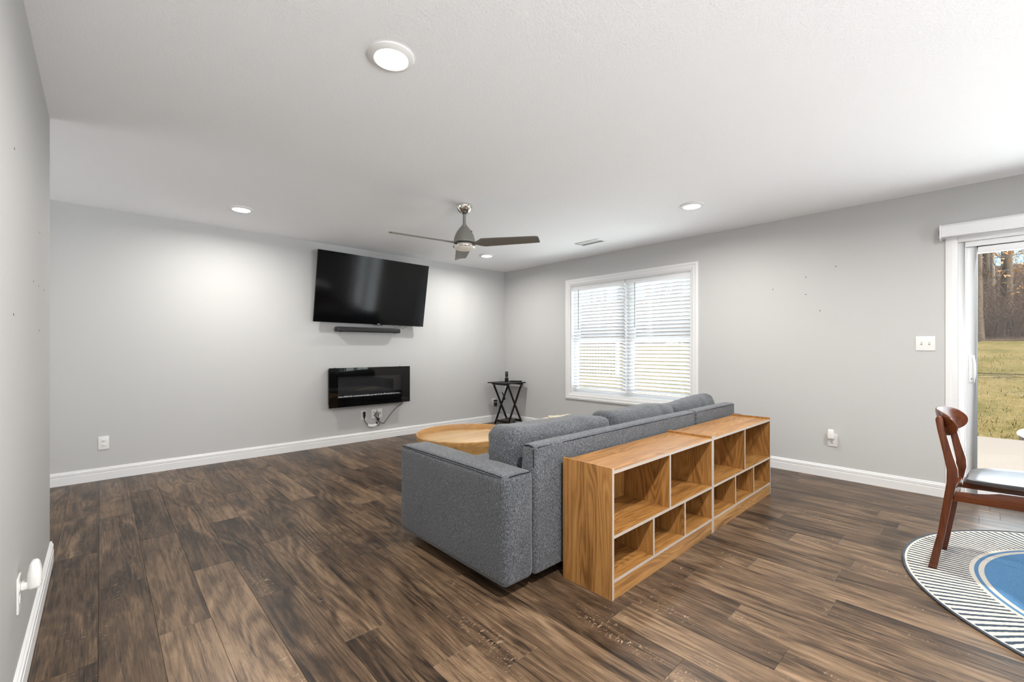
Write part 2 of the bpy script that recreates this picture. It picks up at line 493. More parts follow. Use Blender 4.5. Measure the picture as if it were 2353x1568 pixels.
# outside
def grass_mat():
    t = NT('winter_lawn'); p = t.pos()
    a = t.noise(p, 0.9, 3, 0.6); b = t.noise(p, 9, 3, 0.65); c = t.noise(t.mapping(p, (38, 90, 38)), 1.0, 2, 0.6)
    k = t.math('ADD', t.math('MULTIPLY', a, 0.45), t.math('ADD', t.math('MULTIPLY', b, 0.35), t.math('MULTIPLY', c, 0.3)))
    col = t.ramp(k, [(0.30, (0.070, 0.075, 0.020)), (0.44, (0.185, 0.160, 0.048)), (0.57, (0.33, 0.245, 0.095)), (0.78, (0.48, 0.345, 0.170))])
    return t.pbr(col, 0.95, 0, t.bump(t.math('ADD', b, c), 0.8, 0.03), 0.1)
M['grass'] = grass_mat()
def litter_mat():
    t = NT('leaf_litter'); p = t.pos()
    a = t.noise(p, 1.2, 3, 0.6); b = t.noise(p, 14, 3, 0.7)
    k = t.math('ADD', t.math('MULTIPLY', a, 0.4), t.math('MULTIPLY', b, 0.6))
    col = t.ramp(k, [(0.32, (0.06, 0.042, 0.030)), (0.5, (0.20, 0.130, 0.090)), (0.7, (0.38, 0.25, 0.165))])
    return t.pbr(col, 0.95, 0, t.bump(b, 0.9, 0.05), 0.1)
M['litter'] = litter_mat()
M['concrete'] = plain('patio_concrete', (0.50, 0.42, 0.345), 0.9, var=0.12, scale=60, bump=0.15, spec=0.2)
M['bark'] = plain('tree_bark', (0.150, 0.112, 0.085), 0.95, var=0.5, scale=14, bump=0.8, spec=0.1)
M['bark_pale'] = plain('pale_bark', (0.30, 0.25, 0.205), 0.95, var=0.4, scale=12, bump=0.6, spec=0.1)
M['twig'] = plain('twig_brown', (0.250, 0.165, 0.122), 0.95, var=0.35, scale=3, spec=0.1)
M['leaf'] = plain('dry_beech_leaf', (0.62, 0.34, 0.15), 0.8, var=0.35, scale=4, spec=0.2)
M['fence'] = plain('dark_fence_metal', (0.02, 0.02, 0.02), 0.5)

# ------------------------------------------------------------------ room shell
H = 2.44
XL, XR, YB, YF = -0.205, 4.87, 5.39, -4.25      # stub wall, right wall, tv wall, far end behind camera
XH = -2.4                                        # end of the hall beyond the stub wall
WT = 0.15

def struct(o):
    o['kind'] = 'structure'; return o

# floor: base slab and one object per plank
fl = struct(MB().box(XH, XR + WT, YF - 0.1, YB + 0.1, -0.10, -0.0065).build('floor', M['subfloor'], smooth=0))
PW, PL = 0.1805, 1.22
def plank_mesh():
    me = bpy.data.meshes.new('plank')
    w = PW / 2 - 0.0003; b = 0.0009
    vs = [(-w, -0.5, -0.006), (w, -0.5, -0.006), (w, 0.5, -0.006), (-w, 0.5, -0.006),
          (-w, -0.5, -b), (w, -0.5, -b), (w, 0.5, -b), (-w, 0.5, -b),
          (-w + b, -0.4992, 0), (w - b, -0.4992, 0), (w - b, 0.4992, 0), (-w + b, 0.4992, 0)]
    fs = [(0, 3, 2, 1), (8, 9, 10, 11)]
    for i in range(4):
        j = (i + 1) % 4
        fs += [(i, j, 4 + j, 4 + i), (4 + i, 4 + j, 8 + j, 8 + i)]
    me.from_pydata(vs, [], fs); me.materials.append(M['floor']); me.update()
    return me
PLM = plank_mesh()
JOINT = {-1: 4.71, 0: 4.15, 1: 4.74, 2: 2.845, 3: 4.77, 4: 1.742, 5: 5.045, 6: 4.855, 7: 4.29, 8: 0.772, 9: 1.105, 10: 4.18,
         11: 0.757, 12: 1.035, 13: 0.467, 14: 0.86, 15: 0.512, 17: 0.812, 18: 0.592, 20: 0.443, 22: 0.507}
# tone of single planks read from the photograph: (column, a y inside the plank) -> 0 dark .. 1 light
TONE = {(-2, 3.8): .42, (-2, 4.9): .40, (-1, 4.2): .42, (-1, 3.0): .35, (-1, 5.0): .40, (0, 2.4): .22, (0, 3.3): .34, (0, 4.6): .45, (1, 1.9): .80, (1, 3.0): .42, (1, 4.2): .28, (2, 2.2): .86, (2, 3.4): .40, (2, 4.6): .50,
        (3, 3.0): .16, (3, 4.2): .58, (4, 1.2): .14, (4, 2.4): .52, (4, 3.6): .45, (5, 0.9): .85, (5, 2.1): .42, (5, 3.2): .30, (6, 1.9): .48,
        (6, 3.1): .26, (6, 4.3): .62, (7, 2.5): .55, (7, 3.7): .34, (8, 1.4): .36, (8, 0.3): .55, (9, 0.6): .66, (9, 1.7): .22, (10, 1.0): .30, (10, 0.0): .72,
        (11, 0.2): .60, (12, 0.5): .62, (12, 1.6): .35, (13, 0.0): .34, (13, 1.0): .66, (14, 0.3): .68, (15, 0.0): .28, (15, 1.0): .42, (16, 0.4): .55}
rng = random.Random(7)
for i in range(-12, 29):
    x0 = -0.008 + PW * i
    xc0, xc1 = x0, x0 + PW
    lo = -0.95 if xc1 > XL + 0.01 else 3.52
    if xc1 < -0.95: continue                      # nothing of the hall floor shows past here
    hi = YB - 0.004
    xc1 = min(xc1, XR - 0.004)
    if xc1 - xc0 < 0.02: continue
    j = JOINT.get(i, rng.uniform(0.2, 1.4))
    while j > lo: j -= PL
    y = j
    while y < hi:
        a, b = max(y, lo), min(y + PL, hi)
        if b - a > 0.03:
            tn = None
            for (c, yy), v in TONE.items():
                if c == i and a <= yy <= b: tn = v
            if tn is None: tn = min(0.9, max(0.1, rng.gauss(0.44, 0.16)))
            runs = [(a, b)]
            if xc0 < XL and a < 3.503 < b: runs = [(a, 3.503), (3.503, b)]     # notched round the end of the stub wall
            for a, b in runs:
                x_lo = XL if (a < 3.5 and xc0 < XL) else xc0
                o = place('plank', PLM, fl, ((x_lo + xc1) / 2, (a + b) / 2, 0), (0, 0, 0), ((xc1 - x_lo) / PW, b - a - 0.0006, 1))
                o.color = (tn, tn, tn, 1)
        y += PL
# the part of the floor behind the camera, out of view
MB().box(XL, XR - 0.004, YF, -0.95, -0.006, 0.0).build('rear_boards', M['floor'], fl, smooth=0).color = (.45, .45, .45, 1)
MB().box(XH, -0.95, 3.52, YB, -0.006, 0.0).build('hall_boards', M['floor'], fl, smooth=0).color = (.45, .45, .45, 1)

struct(MB().box(XH - 0.1, XR + WT, YF - 0.1, YB + 0.1, H, H + 0.12).build('ceiling', M['ceiling'], smooth=0))
wall_back = struct(MB().box(XH, XR + WT, YB, YB + 0.12, 0, H).build('wall_back', M['wall'], smooth=0))
wall_left = struct(MB().box(XL - 0.115, XL, YF, 3.5, 0, H).build('wall_left', M['wall'], bevel=0.004, smooth=30))
struct(MB().box(XH, XL - 0.115, 3.385, 3.5, 0, H).build('wall_hall', M['wall'], smooth=0))
struct(MB().box(XH - 0.1, XH, 3.385, YB + 0.12, 0, H).build('wall_hall_end', M['wall'], smooth=0))
struct(MB().box(XL - 0.115, XR + WT, YF - 0.12, YF, 0, H).build('wall_front', M['wall'], smooth=0))
# right wall with the window and patio door openings
WY0, WY1, WZ0, WZ1 = 2.245, 3.988, 0.555, 2.068
DY0, DY1, DZ1 = -1.70, 0.130, 2.000
wr = MB()
wr.box(XR, XR + WT, WY1, YB, 0, H); wr.box(XR, XR + WT, DY1, WY0, 0, H); wr.box(XR, XR + WT, YF, DY0, 0, H)
wr.box(XR, XR + WT, WY0, WY1, 0, WZ0); wr.box(XR, XR + WT, WY0, WY1, WZ1, H); wr.box(XR, XR + WT, DY0, DY1, DZ1, H)
wall_right = struct(wr.build('wall_right', M['wall'], smooth=0))

# baseboards: flat board, groove, bead
BP = [(0, 0), (.0145, 0), (.0145, .066), (.0110, .069), (.0110, .0715), (.0135, .0745), (.0135, .095), (.0100, .0985), (.0085, .101), (.0085, .107), (.0055, .111), (0, .111)]
def baseboard(name, p0, p1, nrm):
    """profile swept from p0 to p1 with its thickness along nrm"""
    n = len(BP); vs = []
    for p in (p0, p1):
        for d, z in BP: vs.append((p[0] + nrm[0] * d, p[1] + nrm[1] * d, z))
    fs = [tuple(range(n)), tuple(range(n, 2 * n))] + [(i, (i + 1) % n, n + (i + 1) % n, n + i) for i in range(n)]
    m = MB().add(vs, fs)
    return struct(m.build(name, M['trim'], smooth=20))
baseboard('baseboard_back', (XH, YB), (XR - 0.0146, YB), (0, -1))
baseboard('baseboard_right', (XR, 0.198), (XR, YB), (-1, 0))
baseboard('baseboard_left', (XL, YF), (XL, 3.5145), (1, 0))
baseboard('baseboard_end', (XL - 0.115, 3.5), (XL, 3.5), (0, 1))

# nail holes left in the walls
def hole_mesh():
    return MB().lathe([(0.0001, 0.0006), (0.0030, 0.0006), (0.0042, 0.0003), (0.0046, 0.0)], 10, axis='x').mesh('nail_hole', M['slot'], smooth=0)
HM = hole_mesh()
for y, z in ((2.144, 1.824), (2.949, 1.707), (2.699, 1.456), (2.91, 1.458), (3.16, 1.464), (2.125, 1.285), (2.929, 1.258)):
    place('nail_hole', HM, wall_left, (XL, y, z), scale=(1, 1.5, 1.1))
for y, z in ((1.418, 1.765), (1.14, 1.853), (1.14, 1.69), (1.028, 1.529), (0.907, 1.924)):
    place('nail_hole', HM, wall_right, (XR, y, z), (0, 0, PI))

# ------------------------------------------------------------------ window_1 with two sash units
win = struct(empty('window_1', (XR, (WY0 + WY1) / 2, WZ0)))
def wl(b): return b                                # window parts are written in world space, then shifted
def part(mb, name, mats, parent, **kw):
    """mesh given in world space as a child of an unrotated root"""
    o = mb.build(name, mats, parent, **kw)
    w = Vector((0, 0, 0)); p = parent
    while p is not None:
        w += p.location; p = p.parent
    o.location = -w
    return o
# picture-frame casing: stepped profile, mitred corners
CP = [(0.0, 0.016), (0.010, 0.018), (0.016, 0.0205), (0.028, 0.0205), (0.034, 0.017), (0.058, 0.017), (0.064, 0.014), (0.086, 0.010)]  # (distance inwards from outer edge, height off the wall)
def casing_piece(name, c0, c1, inward, along_in0, along_in1, parent, x=XR):
    """c0->c1 outer edge in the (y,z) plane; inner corners move by inward and mitre"""
    vs = []
    for (c, s) in ((c0, along_in0), (c1, along_in1)):
        for d, h in CP:
            vs.append((x - h, c[0] + inward[0] * d + s[0] * d, c[1] + inward[1] * d + s[1] * d))
        vs.append((x, c[0] + inward[0] * CP[-1][0] + s[0] * CP[-1][0], c[1] + inward[1] * CP[-1][0] + s[1] * CP[-1][0]))
        vs.append((x, c[0], c[1]))
    n = len(CP) + 2
    fs = [tuple(range(n)), tuple(range(n, 2 * n))] + [(i, (i + 1) % n, n + (i + 1) % n, n + i) for i in range(n)]
    return part(MB().add(vs, fs), name, M['trim'], parent, smooth=20)
cy0, cy1, cz0, cz1 = WY0 - 0.084, WY1 + 0.088, WZ0 - 0.088, WZ1 + 0.086
casing_piece('casing', (cy0, cz0), (cy0, cz1), (1, 0), (0, 1), (0, -1), win)
casing_piece('casing', (cy1, cz0), (cy1, cz1), (-1, 0), (0, 1), (0, -1), win)
casing_piece('casing', (cy0, cz1), (cy1, cz1), (0, -1), (1, 0), (-1, 0), win)
casing_piece('casing', (cy0, cz0), (cy1, cz0), (0, 1), (1, 0), (-1, 0), win)
# jamb lining
jx0, jx1 = XR + 0.001, XR + WT
t_ = 0.012
jm = MB(); jm.box(jx0, jx1, WY0, WY0 + t_, WZ0, WZ1); jm.box(jx0, jx1, WY1 - t_, WY1, WZ0, WZ1)
jm.box(jx0, jx1, WY0 + t_, WY1 - t_, WZ1 - t_, WZ1); jm.box(jx0, jx1, WY0 + t_, WY1 - t_, WZ0, WZ0 + t_)
part(jm, 'jamb', M['trim'], win, smooth=0)
ym = (WY0 + WY1) / 2
part(MB().box(XR + 0.085, XR + 0.15, ym - 0.030, ym + 0.030, WZ0 + t_, WZ1 - t_), 'mullion', M['vinyl'], win, bevel=0.003, smooth=30)
def sash(y0, y1, z0, z1, x, st=0.045):
    s = MB(); d = 0.028
    s.box(x, x + d, y0, y0 + st, z0, z1); s.box(x, x + d, y1 - st, y1, z0, z1)
    s.box(x, x + d, y0 + st, y1 - st, z0, z0 + st); s.box(x, x + d, y0 + st, y1 - st, z1 - st, z1)
    f = part(s, 'sash', M['vinyl'], win, smooth=0)
    part(MB().box(x + 0.011, x + 0.015, y0 + st, y1 - st, z0 + st, z1 - st), 'pane', M['glass'], f, smooth=0)
zmr = 1.295
for (a, b) in ((WY0 + t_, ym - 0.030), (ym + 0.030, WY1 - t_)):
    sash(a, b, WZ0 + t_, zmr + 0.028, XR + 0.092)
    sash(a, b, zmr - 0.018, WZ1 - t_, XR + 0.121)

# two horizontal blinds hung inside the window recess
def blind(y0, y1, label, wand_y):
    bx = XR + 0.048
    root = empty('window_blind', (bx, (y0 + y1) / 2, WZ1 - t_))
    tag(root, label, 'blind', 'white slatted blinds in the window')
    L = y1 - y0
    MB().box(-0.026, 0.026, -L / 2, L / 2, -0.038, -0.001).build('headrail', M['vinyl'], root, bevel=0.002, smooth=30)
    MB().box(-0.034, -0.029, -L / 2 - 0.002, L / 2 + 0.002, -0.062, -0.001).build('valance', M['slat'], root, bevel=0.0015, smooth=30)
    # slat: thin crowned strip, 50 mm wide
    n = 6; vs = []; w = 0.05
    for sgn in (-1, 1):
        for k in range(n + 1):
            u = -1 + 2 * k / n
            zc = 0.0028 * (1 - u * u)
            for hgt in (0.0, 0.0022):
                vs.append((u * w / 2, sgn * L / 2, zc + hgt))
    fs = []; c = 2 * (n + 1)
    for k in range(n):
        a = 2 * k
        fs += [(a, a + 2, c + a + 2, c + a), (a + 1, c + a + 1, c + a + 3, a + 3), (a, a + 1, a + 3, a + 2), (c + a, c + a + 2, c + a + 3, c + a + 1)]
    fs += [(0, c, c + 1, 1), (2 * n, 2 * n + 1, c + 2 * n + 1, c + 2 * n)]
    sm = MB().add(vs, fs).mesh('slat', M['slat'], smooth=40)
    pitch = 0.0445; ztop = -0.075; N = 31
    for k in range(N):
        place('slat', sm, root, (0, 0, ztop - pitch * k), (0, R(42), 0))
    zb = ztop - pitch * N + 0.012
    MB().box(-0.025, 0.025, -L / 2, L / 2, zb - 0.008, zb + 0.008).build('bottom_rail', M['vinyl'], root, bevel=0.003, smooth=30)
    for fy in (-0.38, 0.38) if L < 0.84 else (-0.36, 0.0, 0.36):
        c = MB()
        for xx in (-0.0285, 0.0285): c.tube([(xx, fy * L, -0.04), (xx, fy * L, zb)], 0.0008, 5)
        c.build('ladder_cord', M['wcable'], root, smooth=0)
    wy = wand_y - (y0 + y1) / 2
    MB().tube([(-0.039, wy, -0.05), (-0.039, wy, -0.612)], 0.0042, 8).build('tilt_wand', M['nickel'], root)
    return root
blind(ym + 0.012, WY1 - t_ - 0.004, 'left white slatted blind, the half of the window nearer the television', 3.86)
blind(WY0 + t_ + 0.004, ym - 0.012, 'right white slatted blind, the half of the window nearer the patio door', 2.97)

# ------------------------------------------------------------------ patio door (door_1)
door = struct(empty('door_1', (XR, (DY0 + DY1) / 2, 0)))
dc = 0.068
def dpiece(pts_y0, pts_y1, z0, z1, h=0.017):
    return MB().box(XR - h, XR, pts_y0, pts_y1, z0, z1)
m = MB(); m.prism([(XR, DY1), (XR - 0.010, DY1), (XR - 0.013, DY1 + 0.02), (XR - 0.017, DY1 + 0.03), (XR - 0.017, DY1 + 0.055), (XR - 0.013, DY1 + dc), (XR, DY1 + dc)], 'z', 0, DZ1 + dc)
part(m, 'casing', M['trim'], door, smooth=20)
m = MB(); m.prism([(XR, DY0), (XR - 0.010, DY0), (XR - 0.017, DY0 - 0.03), (XR - 0.017, DY0 - 0.055), (XR - 0.013, DY0 - dc), (XR, DY0 - dc)], 'z', 0, DZ1 + dc)
part(m, 'casing', M['trim'], door, smooth=20)
part(MB().box(XR - 0.016, XR, DY0, DY1, DZ1 + 0.001, DZ1 + dc), 'casing', M['trim'], door, bevel=0.003, smooth=30)
fr = MB(); fw = 0.040
fr.box(XR + 0.002, XR + 0.13, DY1 - fw, DY1, 0.0, DZ1); fr.box(XR + 0.002, XR + 0.13, DY0, DY0 + fw, 0.0, DZ1)
fr.box(XR + 0.002, XR + 0.13, DY0 + fw, DY1 - fw, DZ1 - fw, DZ1); fr.box(XR + 0.002, XR + 0.13, DY0 + fw, DY1 - fw, 0.0, 0.028)
part(fr, 'door_frame', M['vinyl'], door, bevel=0.002, smooth=30)
def panel(y0, y1, x):
    s = MB(); st = 0.062; d = 0.032; z0, z1 = 0.030, DZ1 - fw - 0.003
    s.box(x, x + d, y0, y0 + st, z0, z1); s.box(x, x + d, y1 - st, y1, z0, z1)
    s.box(x, x + d, y0 + st, y1 - st, z0, z0 + 0.10); s.box(x, x + d, y0 + st, y1 - st, z1 - 0.052, z1)
    f = part(s, 'sliding_panel', M['vinyl'], door, bevel=0.003, smooth=30)
    part(MB().box(x + 0.012, x + 0.018, y0 + st, y1 - st, z0 + 0.10, z1 - 0.052), 'pane', M['glass'], f, smooth=0)
    return f
ymd = (DY0 + DY1) / 2
pan = panel(ymd - 0.03, DY1 - fw - 0.002, XR + 0.022)
panel(DY0 + fw + 0.002, ymd + 0.03, XR + 0.076)
# D-shaped pull on the sliding panel
hy = DY1 - fw - 0.030; hx = XR + 0.022
hp = MB()
arc = []
for k in range(15):
    a = -PI / 2 + PI * k / 14
    arc.append((hx - 0.004 - 0.046 * math.cos(a), hy - 0.010 - 0.012 * math.cos(a), 1.020 + 0.092 * math.sin(a)))
hp.tube(arc, 0.0065, 10)
part(hp, 'pull_handle', M['vinyl'], door)
part(MB().box(hx - 0.007, hx - 0.0005, hy - 0.022, hy + 0.012, 0.915, 1.125), 'handle_plate', M['vinyl'], door, bevel=0.003, smooth=30)
part(MB().lathe([(0.0001, 0.001), (0.0035, 0.001), (0.0035, -0.002)], 10, (hx - 0.0085, hy - 0.004, 0.945), axis='x'), 'keyhole', M['slot'], door)

# roller shade cassette above the patio door
sh = empty('roller_shade', (XR, -0.80, 2.09))
tag(sh, 'white roller shade cassette mounted above the patio door', 'shade')
prof = [(0.0, -0.050), (0.0, 0.050), (-0.050, 0.052), (-0.085, 0.048), (-0.100, 0.030), (-0.104, -0.020), (-0.102, -0.048), (-0.090, -0.050), (-0.086, -0.030), (-0.030, -0.030)]
MB().prism([(p[0], p[1]) for p in prof], 'y', -1.10, 1.018).build('cassette', M['vinyl'], sh, bevel=0.002, smooth=35)
cap = [(0.0, -0.060), (0.0, 0.052), (-0.050, 0.054), (-0.088, 0.050), (-0.104, 0.030), (-0.107, -0.020), (-0.100, -0.056), (-0.05, -0.066)]
for yy in (1.0185, -1.112):
    MB().prism(cap, 'y', yy, yy + 0.010).build('end_cap', M['vinyl'], sh, bevel=0.0015, smooth=35)
MB().lathe([(0.0001, 0.0), (0.020, 0.0), (0.020, -0.002)], 18, (-0.055, 1.0305, -0.008), axis='y').build('chain_port', M['slot'], sh)
MB().tube([(-0.055, -1.10, -0.008), (-0.055, 1.01, -0.008)], 0.022, 16).build('rolled_fabric', M['slat'], sh)

# ------------------------------------------------------------------ recessed ceiling lights
def recessed():
    root = empty('recessed_light')
    MB().lathe([(0.070, -0.010), (0.074, -0.012), (0.090, -0.007), (0.098, -0.002), (0.098, 0.004), (0.070, 0.004), (0.070, -0.010)], 48, caps=False).build('trim_ring', M['plastic'], root)
    MB().lathe([(0.0001, -0.0075), (0.050, -0.0078), (0.0705, -0.0095), (0.0705, 0.002), (0.0001, 0.002)], 48).build('lens', M['lamp'], root)
    return root
LIGHTS = [((0.918, 1.746), 'large lit ceiling downlight nearest the camera, over the bare floor'),
          ((0.925, 4.562), 'small lit ceiling downlight above the wall left of the television'),
          ((3.802, 1.746), 'lit ceiling downlight nearest the patio door, on the right of the ceiling'),
          ((3.805, 4.570), 'lit ceiling downlight in the far corner, just past the fan blade'),
          ((0.95, 0.15), 'ceiling downlight behind the camera, beside the left wall'),
          ((3.20, -0.35), 'ceiling downlight over the round dining table')]
proto = recessed()
for k, ((x, y), lb) in enumerate(LIGHTS):
    o = proto if k == 0 else copy_tree(proto)
    o.location = (x, y, H - 0.0042)
    tag(o, lb, 'ceiling light', 'recessed ceiling downlights')
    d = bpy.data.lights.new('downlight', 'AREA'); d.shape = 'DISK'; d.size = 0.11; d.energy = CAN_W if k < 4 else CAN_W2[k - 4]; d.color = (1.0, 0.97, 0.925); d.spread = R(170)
    lo = bpy.data.objects.new('downlight', d); COL.objects.link(lo); lo.parent = o; lo.location = (0, 0, -0.013)

# ceiling air register
vt = empty('ceiling_vent', (4.24, 3.17, H))
tag(vt, 'small white ceiling air register between the fan and the window', 'vent')
m = MB(); m.box(-0.085, 0.085, -0.175, -0.150, -0.006, -0.0003); m.box(-0.085, 0.085, 0.150, 0.175, -0.006, -0.0003); m.box(-0.085, -0.060, -0.150, 0.150, -0.006, -0.0003); m.box(0.060, 0.085, -0.150, 0.150, -0.006, -0.0003)
m.build('frame', M['trim'], vt, bevel=0.001, smooth=30)
MB().box(-0.0595, 0.0595, -0.1495, 0.1495, -0.0012, -0.0004).build('duct', M['nickel'], vt, smooth=0)
lm = MB().box(-0.0085, 0.0085, -0.149, 0.149, -0.0006, 0.0006).mesh('louvre', M['trim'], smooth=0)
for k in range(8):
    place('louvre', lm, vt, (-0.052 + 0.0148 * k, 0, -0.0060), (0, R(28 if k < 4 else -28), 0))

# ------------------------------------------------------------------ ceiling fan
FX, FY = 2.335, 3.110
fan = empty('ceiling_fan', (FX, FY, H))
tag(fan, 'three blade ceiling fan with polished canopy and grey motor, hanging in mid room', 'fan')
MB().lathe([(0.0001, -0.0005), (0.072, -0.0005), (0.073, -0.008), (0.070, -0.022), (0.060, -0.044), (0.046, -0.062), (0.036, -0.070), (0.024, -0.073), (0.0001, -0.073)], 40).build('canopy', M['chrome'], fan)
MB().lathe([(0.019, -0.071), (0.020, -0.078), (0.015, -0.080), (0.0001, -0.080)], 24).build('collar', M['black'], fan)
MB().tube([(0, 0, -0.076), (0, 0, -0.172)], 0.0135, 20).build('downrod', M['nickel'], fan)
MB().lathe([(0.0001, -0.166), (0.016, -0.166), (0.017, -0.171), (0.022, -0.180), (0.044, -0.206), (0.066, -0.236), (0.082, -0.268), (0.091, -0.300), (0.094, -0.318), (0.0955, -0.322), (0.0955, -0.333), (0.090, -0.336), (0.0001, -0.336)], 48).build('motor_housing', M['nickel'], fan)
MB().lathe([(0.0001, -0.337), (0.088, -0.337), (0.088, -0.350), (0.0001, -0.350)], 40).build('flywheel', M['black'], fan)
MB().lathe([(0.0001, -0.351), (0.096, -0.351), (0.098, -0.356), (0.098, -0.372), (0.094, -0.378), (0.0001, -0.378)], 48).build('light_ring', M['chrome'], fan)
MB().lathe([(0.093, -0.3785), (0.090, -0.384), (0.070, -0.393), (0.040, -0.398), (0.0001, -0.399)], 48).build('light_bowl', M['frost'], fan)
MB().lathe([(0.0001, -0.004), (0.004, -0.004), (0.004, 0.004), (0.0001, 0.004)], 10, (0.030, -0.066, -0.238)).build('set_screw', M['black'], fan)
for zz in (-0.186, -0.200):
    MB().lathe([(0.0001, 0.0), (0.0055, -0.001), (0.0055, 0.004)], 12, (-0.020 if zz > -0.19 else -0.028, -0.022 if zz > -0.19 else -0.030, zz)).build('screw', M['chrome'], fan)
def blade_mesh():
    secs = []
    rs = [(0.060, -0.024, 0.026, 4), (0.100, -0.028, 0.034, 6), (0.135, -0.050, 0.055, 10), (0.175, -0.082, 0.066, 13), (0.26, -0.080, 0.064, 13), (0.40, -0.074, 0.060, 13), (0.55, -0.068, 0.056, 13), (0.640, -0.064, 0.053, 13), (0.665, -0.056, 0.050, 13)]
    vs = []
    n = 6
    for r, a, b, p in rs:
        for side in (0, 1):
            for k in range(n + 1):
                u = a + (b - a) * k / n
                w = -1 + 2 * k / n
                z = 0.006 * (1 - w * w) + (0.0045 if side else 0)
                c, s = math.cos(R(p)), -math.sin(R(p))
                vs.append((r, u * c - z * s, u * s + z * c))
    W = 2 * (n + 1); fs = []
    for i in range(len(rs) - 1):
        o = i * W
        for k in range(n):
            fs.append((o + k, o + k + 1, o + W + k + 1, o + W + k))
            fs.append((o + n + 1 + k, o + W + n + 1 + k, o + W + n + 2 + k, o + n + 2 + k))
        fs.append((o, o + W, o + W + n + 1, o + n + 1)); fs.append((o + n, o + 2 * n + 1, o + W + 2 * n + 1, o + W + n))
    for o in (0, (len(rs) - 1) * W):
        fs.append(tuple(range(o, o + n + 1)) + tuple(range(o + 2 * n + 1, o + n, -1)))
    return MB().add(vs, fs).mesh('blade', M['blade'], smooth=40)
BM = blade_mesh()
for k in range(3):
    place('blade', BM, fan, (0, 0, -0.3445), (0, 0, R((57, 172, 303)[k])))

# ------------------------------------------------------------------ television, sound bar
tv = empty('television', (2.525, 5.214, 1.896))
tag(tv, 'large black flat television tilted down on the wall', 'television')
rm = Matrix.Rotation(R(-0.935), 4, 'Z') @ Matrix.Rotation(R(9.82), 4, 'X') @ Matrix.Rotation(R(0.56), 4, 'Y')
tv.rotation_euler = rm.to_euler('XYZ')
W2, H2 = 0.725, 0.415
MB().box(-W2, W2, 0.0012, 0.022, -H2, H2).build('shell', M['black'], tv, bevel=0.002, smooth=30)
MB().box(-W2 + 0.004, W2 - 0.004, -0.0006, 0.0010, -H2 + 0.016, H2 - 0.004).build('screen', M['tv_screen'], tv, smooth=0)
bz = MB(); bz.box(-W2, W2, -0.0030, 0.0010, -H2, -H2 + 0.0155); bz.box(-W2, -W2 + 0.0035, -0.0030, 0.0010, -H2 + 0.0155, H2); bz.box(W2 - 0.0035, W2, -0.0030, 0.0010, -H2 + 0.0155, H2); bz.box(-W2 + 0.0035, W2 - 0.0035, -0.003, 0.0010, H2 - 0.0035, H2)
bz.build('bezel', M['black_glass'], tv, smooth=0)
MB().box(-0.42, 0.42, 0.0225, 0.062, -0.36, 0.10).build('rear_housing', M['black'], tv, bevel=0.006, smooth=30)
MB().box(0.02, 0.135, -0.004, 0.018, -H2 - 0.010, -H2 - 0.0003).build('sensor_bump', M['black'], tv, bevel=0.002, smooth=30)
cu = bpy.data.curves.new('logo', 'FONT'); cu.body = 'Roku'; cu.size = 0.017; cu.align_x = 'CENTER'; cu.align_y = 'CENTER'; cu.extrude = 0.0002
lo_ = bpy.data.objects.new('logo', cu); COL.objects.link(lo_); lo_.parent = tv; lo_.location = (0.078, -0.0034, -H2 + 0.0072); lo_.rotation_euler = (R(90), 0, 0)
cu.materials.append(M['plastic'])
bpy.context.view_layer.update()
lme = bpy.data.meshes.new_from_object(lo_.evaluated_get(bpy.context.evaluated_depsgraph_get()))
bpy.data.objects.remove(lo_)
lme.materials.clear(); lme.materials.append(M['plastic'])
place('logo', lme, tv, (0.078, -0.0034, -H2 + 0.0072), (R(90), 0, 0))
# mount: plate on the wall and a short arm, in television space
arm = MB(); arm.box(-0.18, 0.18, 0.0625, 0.070, -0.16, 0.06); arm.box(-0.05, 0.05, 0.0702, 0.150, -0.10, -0.02)
arm.build('wall_mount', M['black'], tv, smooth=0)
tc = MB()
for px_, zz in ((0.32, -0.45), (0.42, -0.46)):
    tc.tube([(px_, 0.05, -0.36), (px_ - 0.01, 0.045, -0.43), (px_ + 0.02, 0.042, zz), (px_ + 0.07, 0.045, -0.44), (px_ + 0.08, 0.05, -0.37)], 0.0022, 6)
tc.build('hanging_cable', M['cable'], tv)

sb = empty('sound_bar', (2.487, 5.315, 1.414))
tag(sb, 'slim black sound bar on the wall under the television', 'speaker')
rbox(0.84, 0.085, 0.060, 0.012, cell=0.2, cseg=3).build('housing', M['black'], sb)
MB().box(-0.395, 0.395, -0.0440, -0.0427, -0.022, 0.022).build('grille', M['black_soft'], sb, bevel=0.0005, smooth=30)
for s in (-1, 1):
    MB().box(s * 0.33 - 0.02, s * 0.33 + 0.02, 0.0428, 0.0745, -0.028, 0.028).build('bracket', M['black'], sb, smooth=0)
    MB().box(s * 0.36 - 0.012, s * 0.36 + 0.012, -0.02, 0.02, -0.034, -0.0303).build('foot', M['black_soft'], sb, smooth=0)

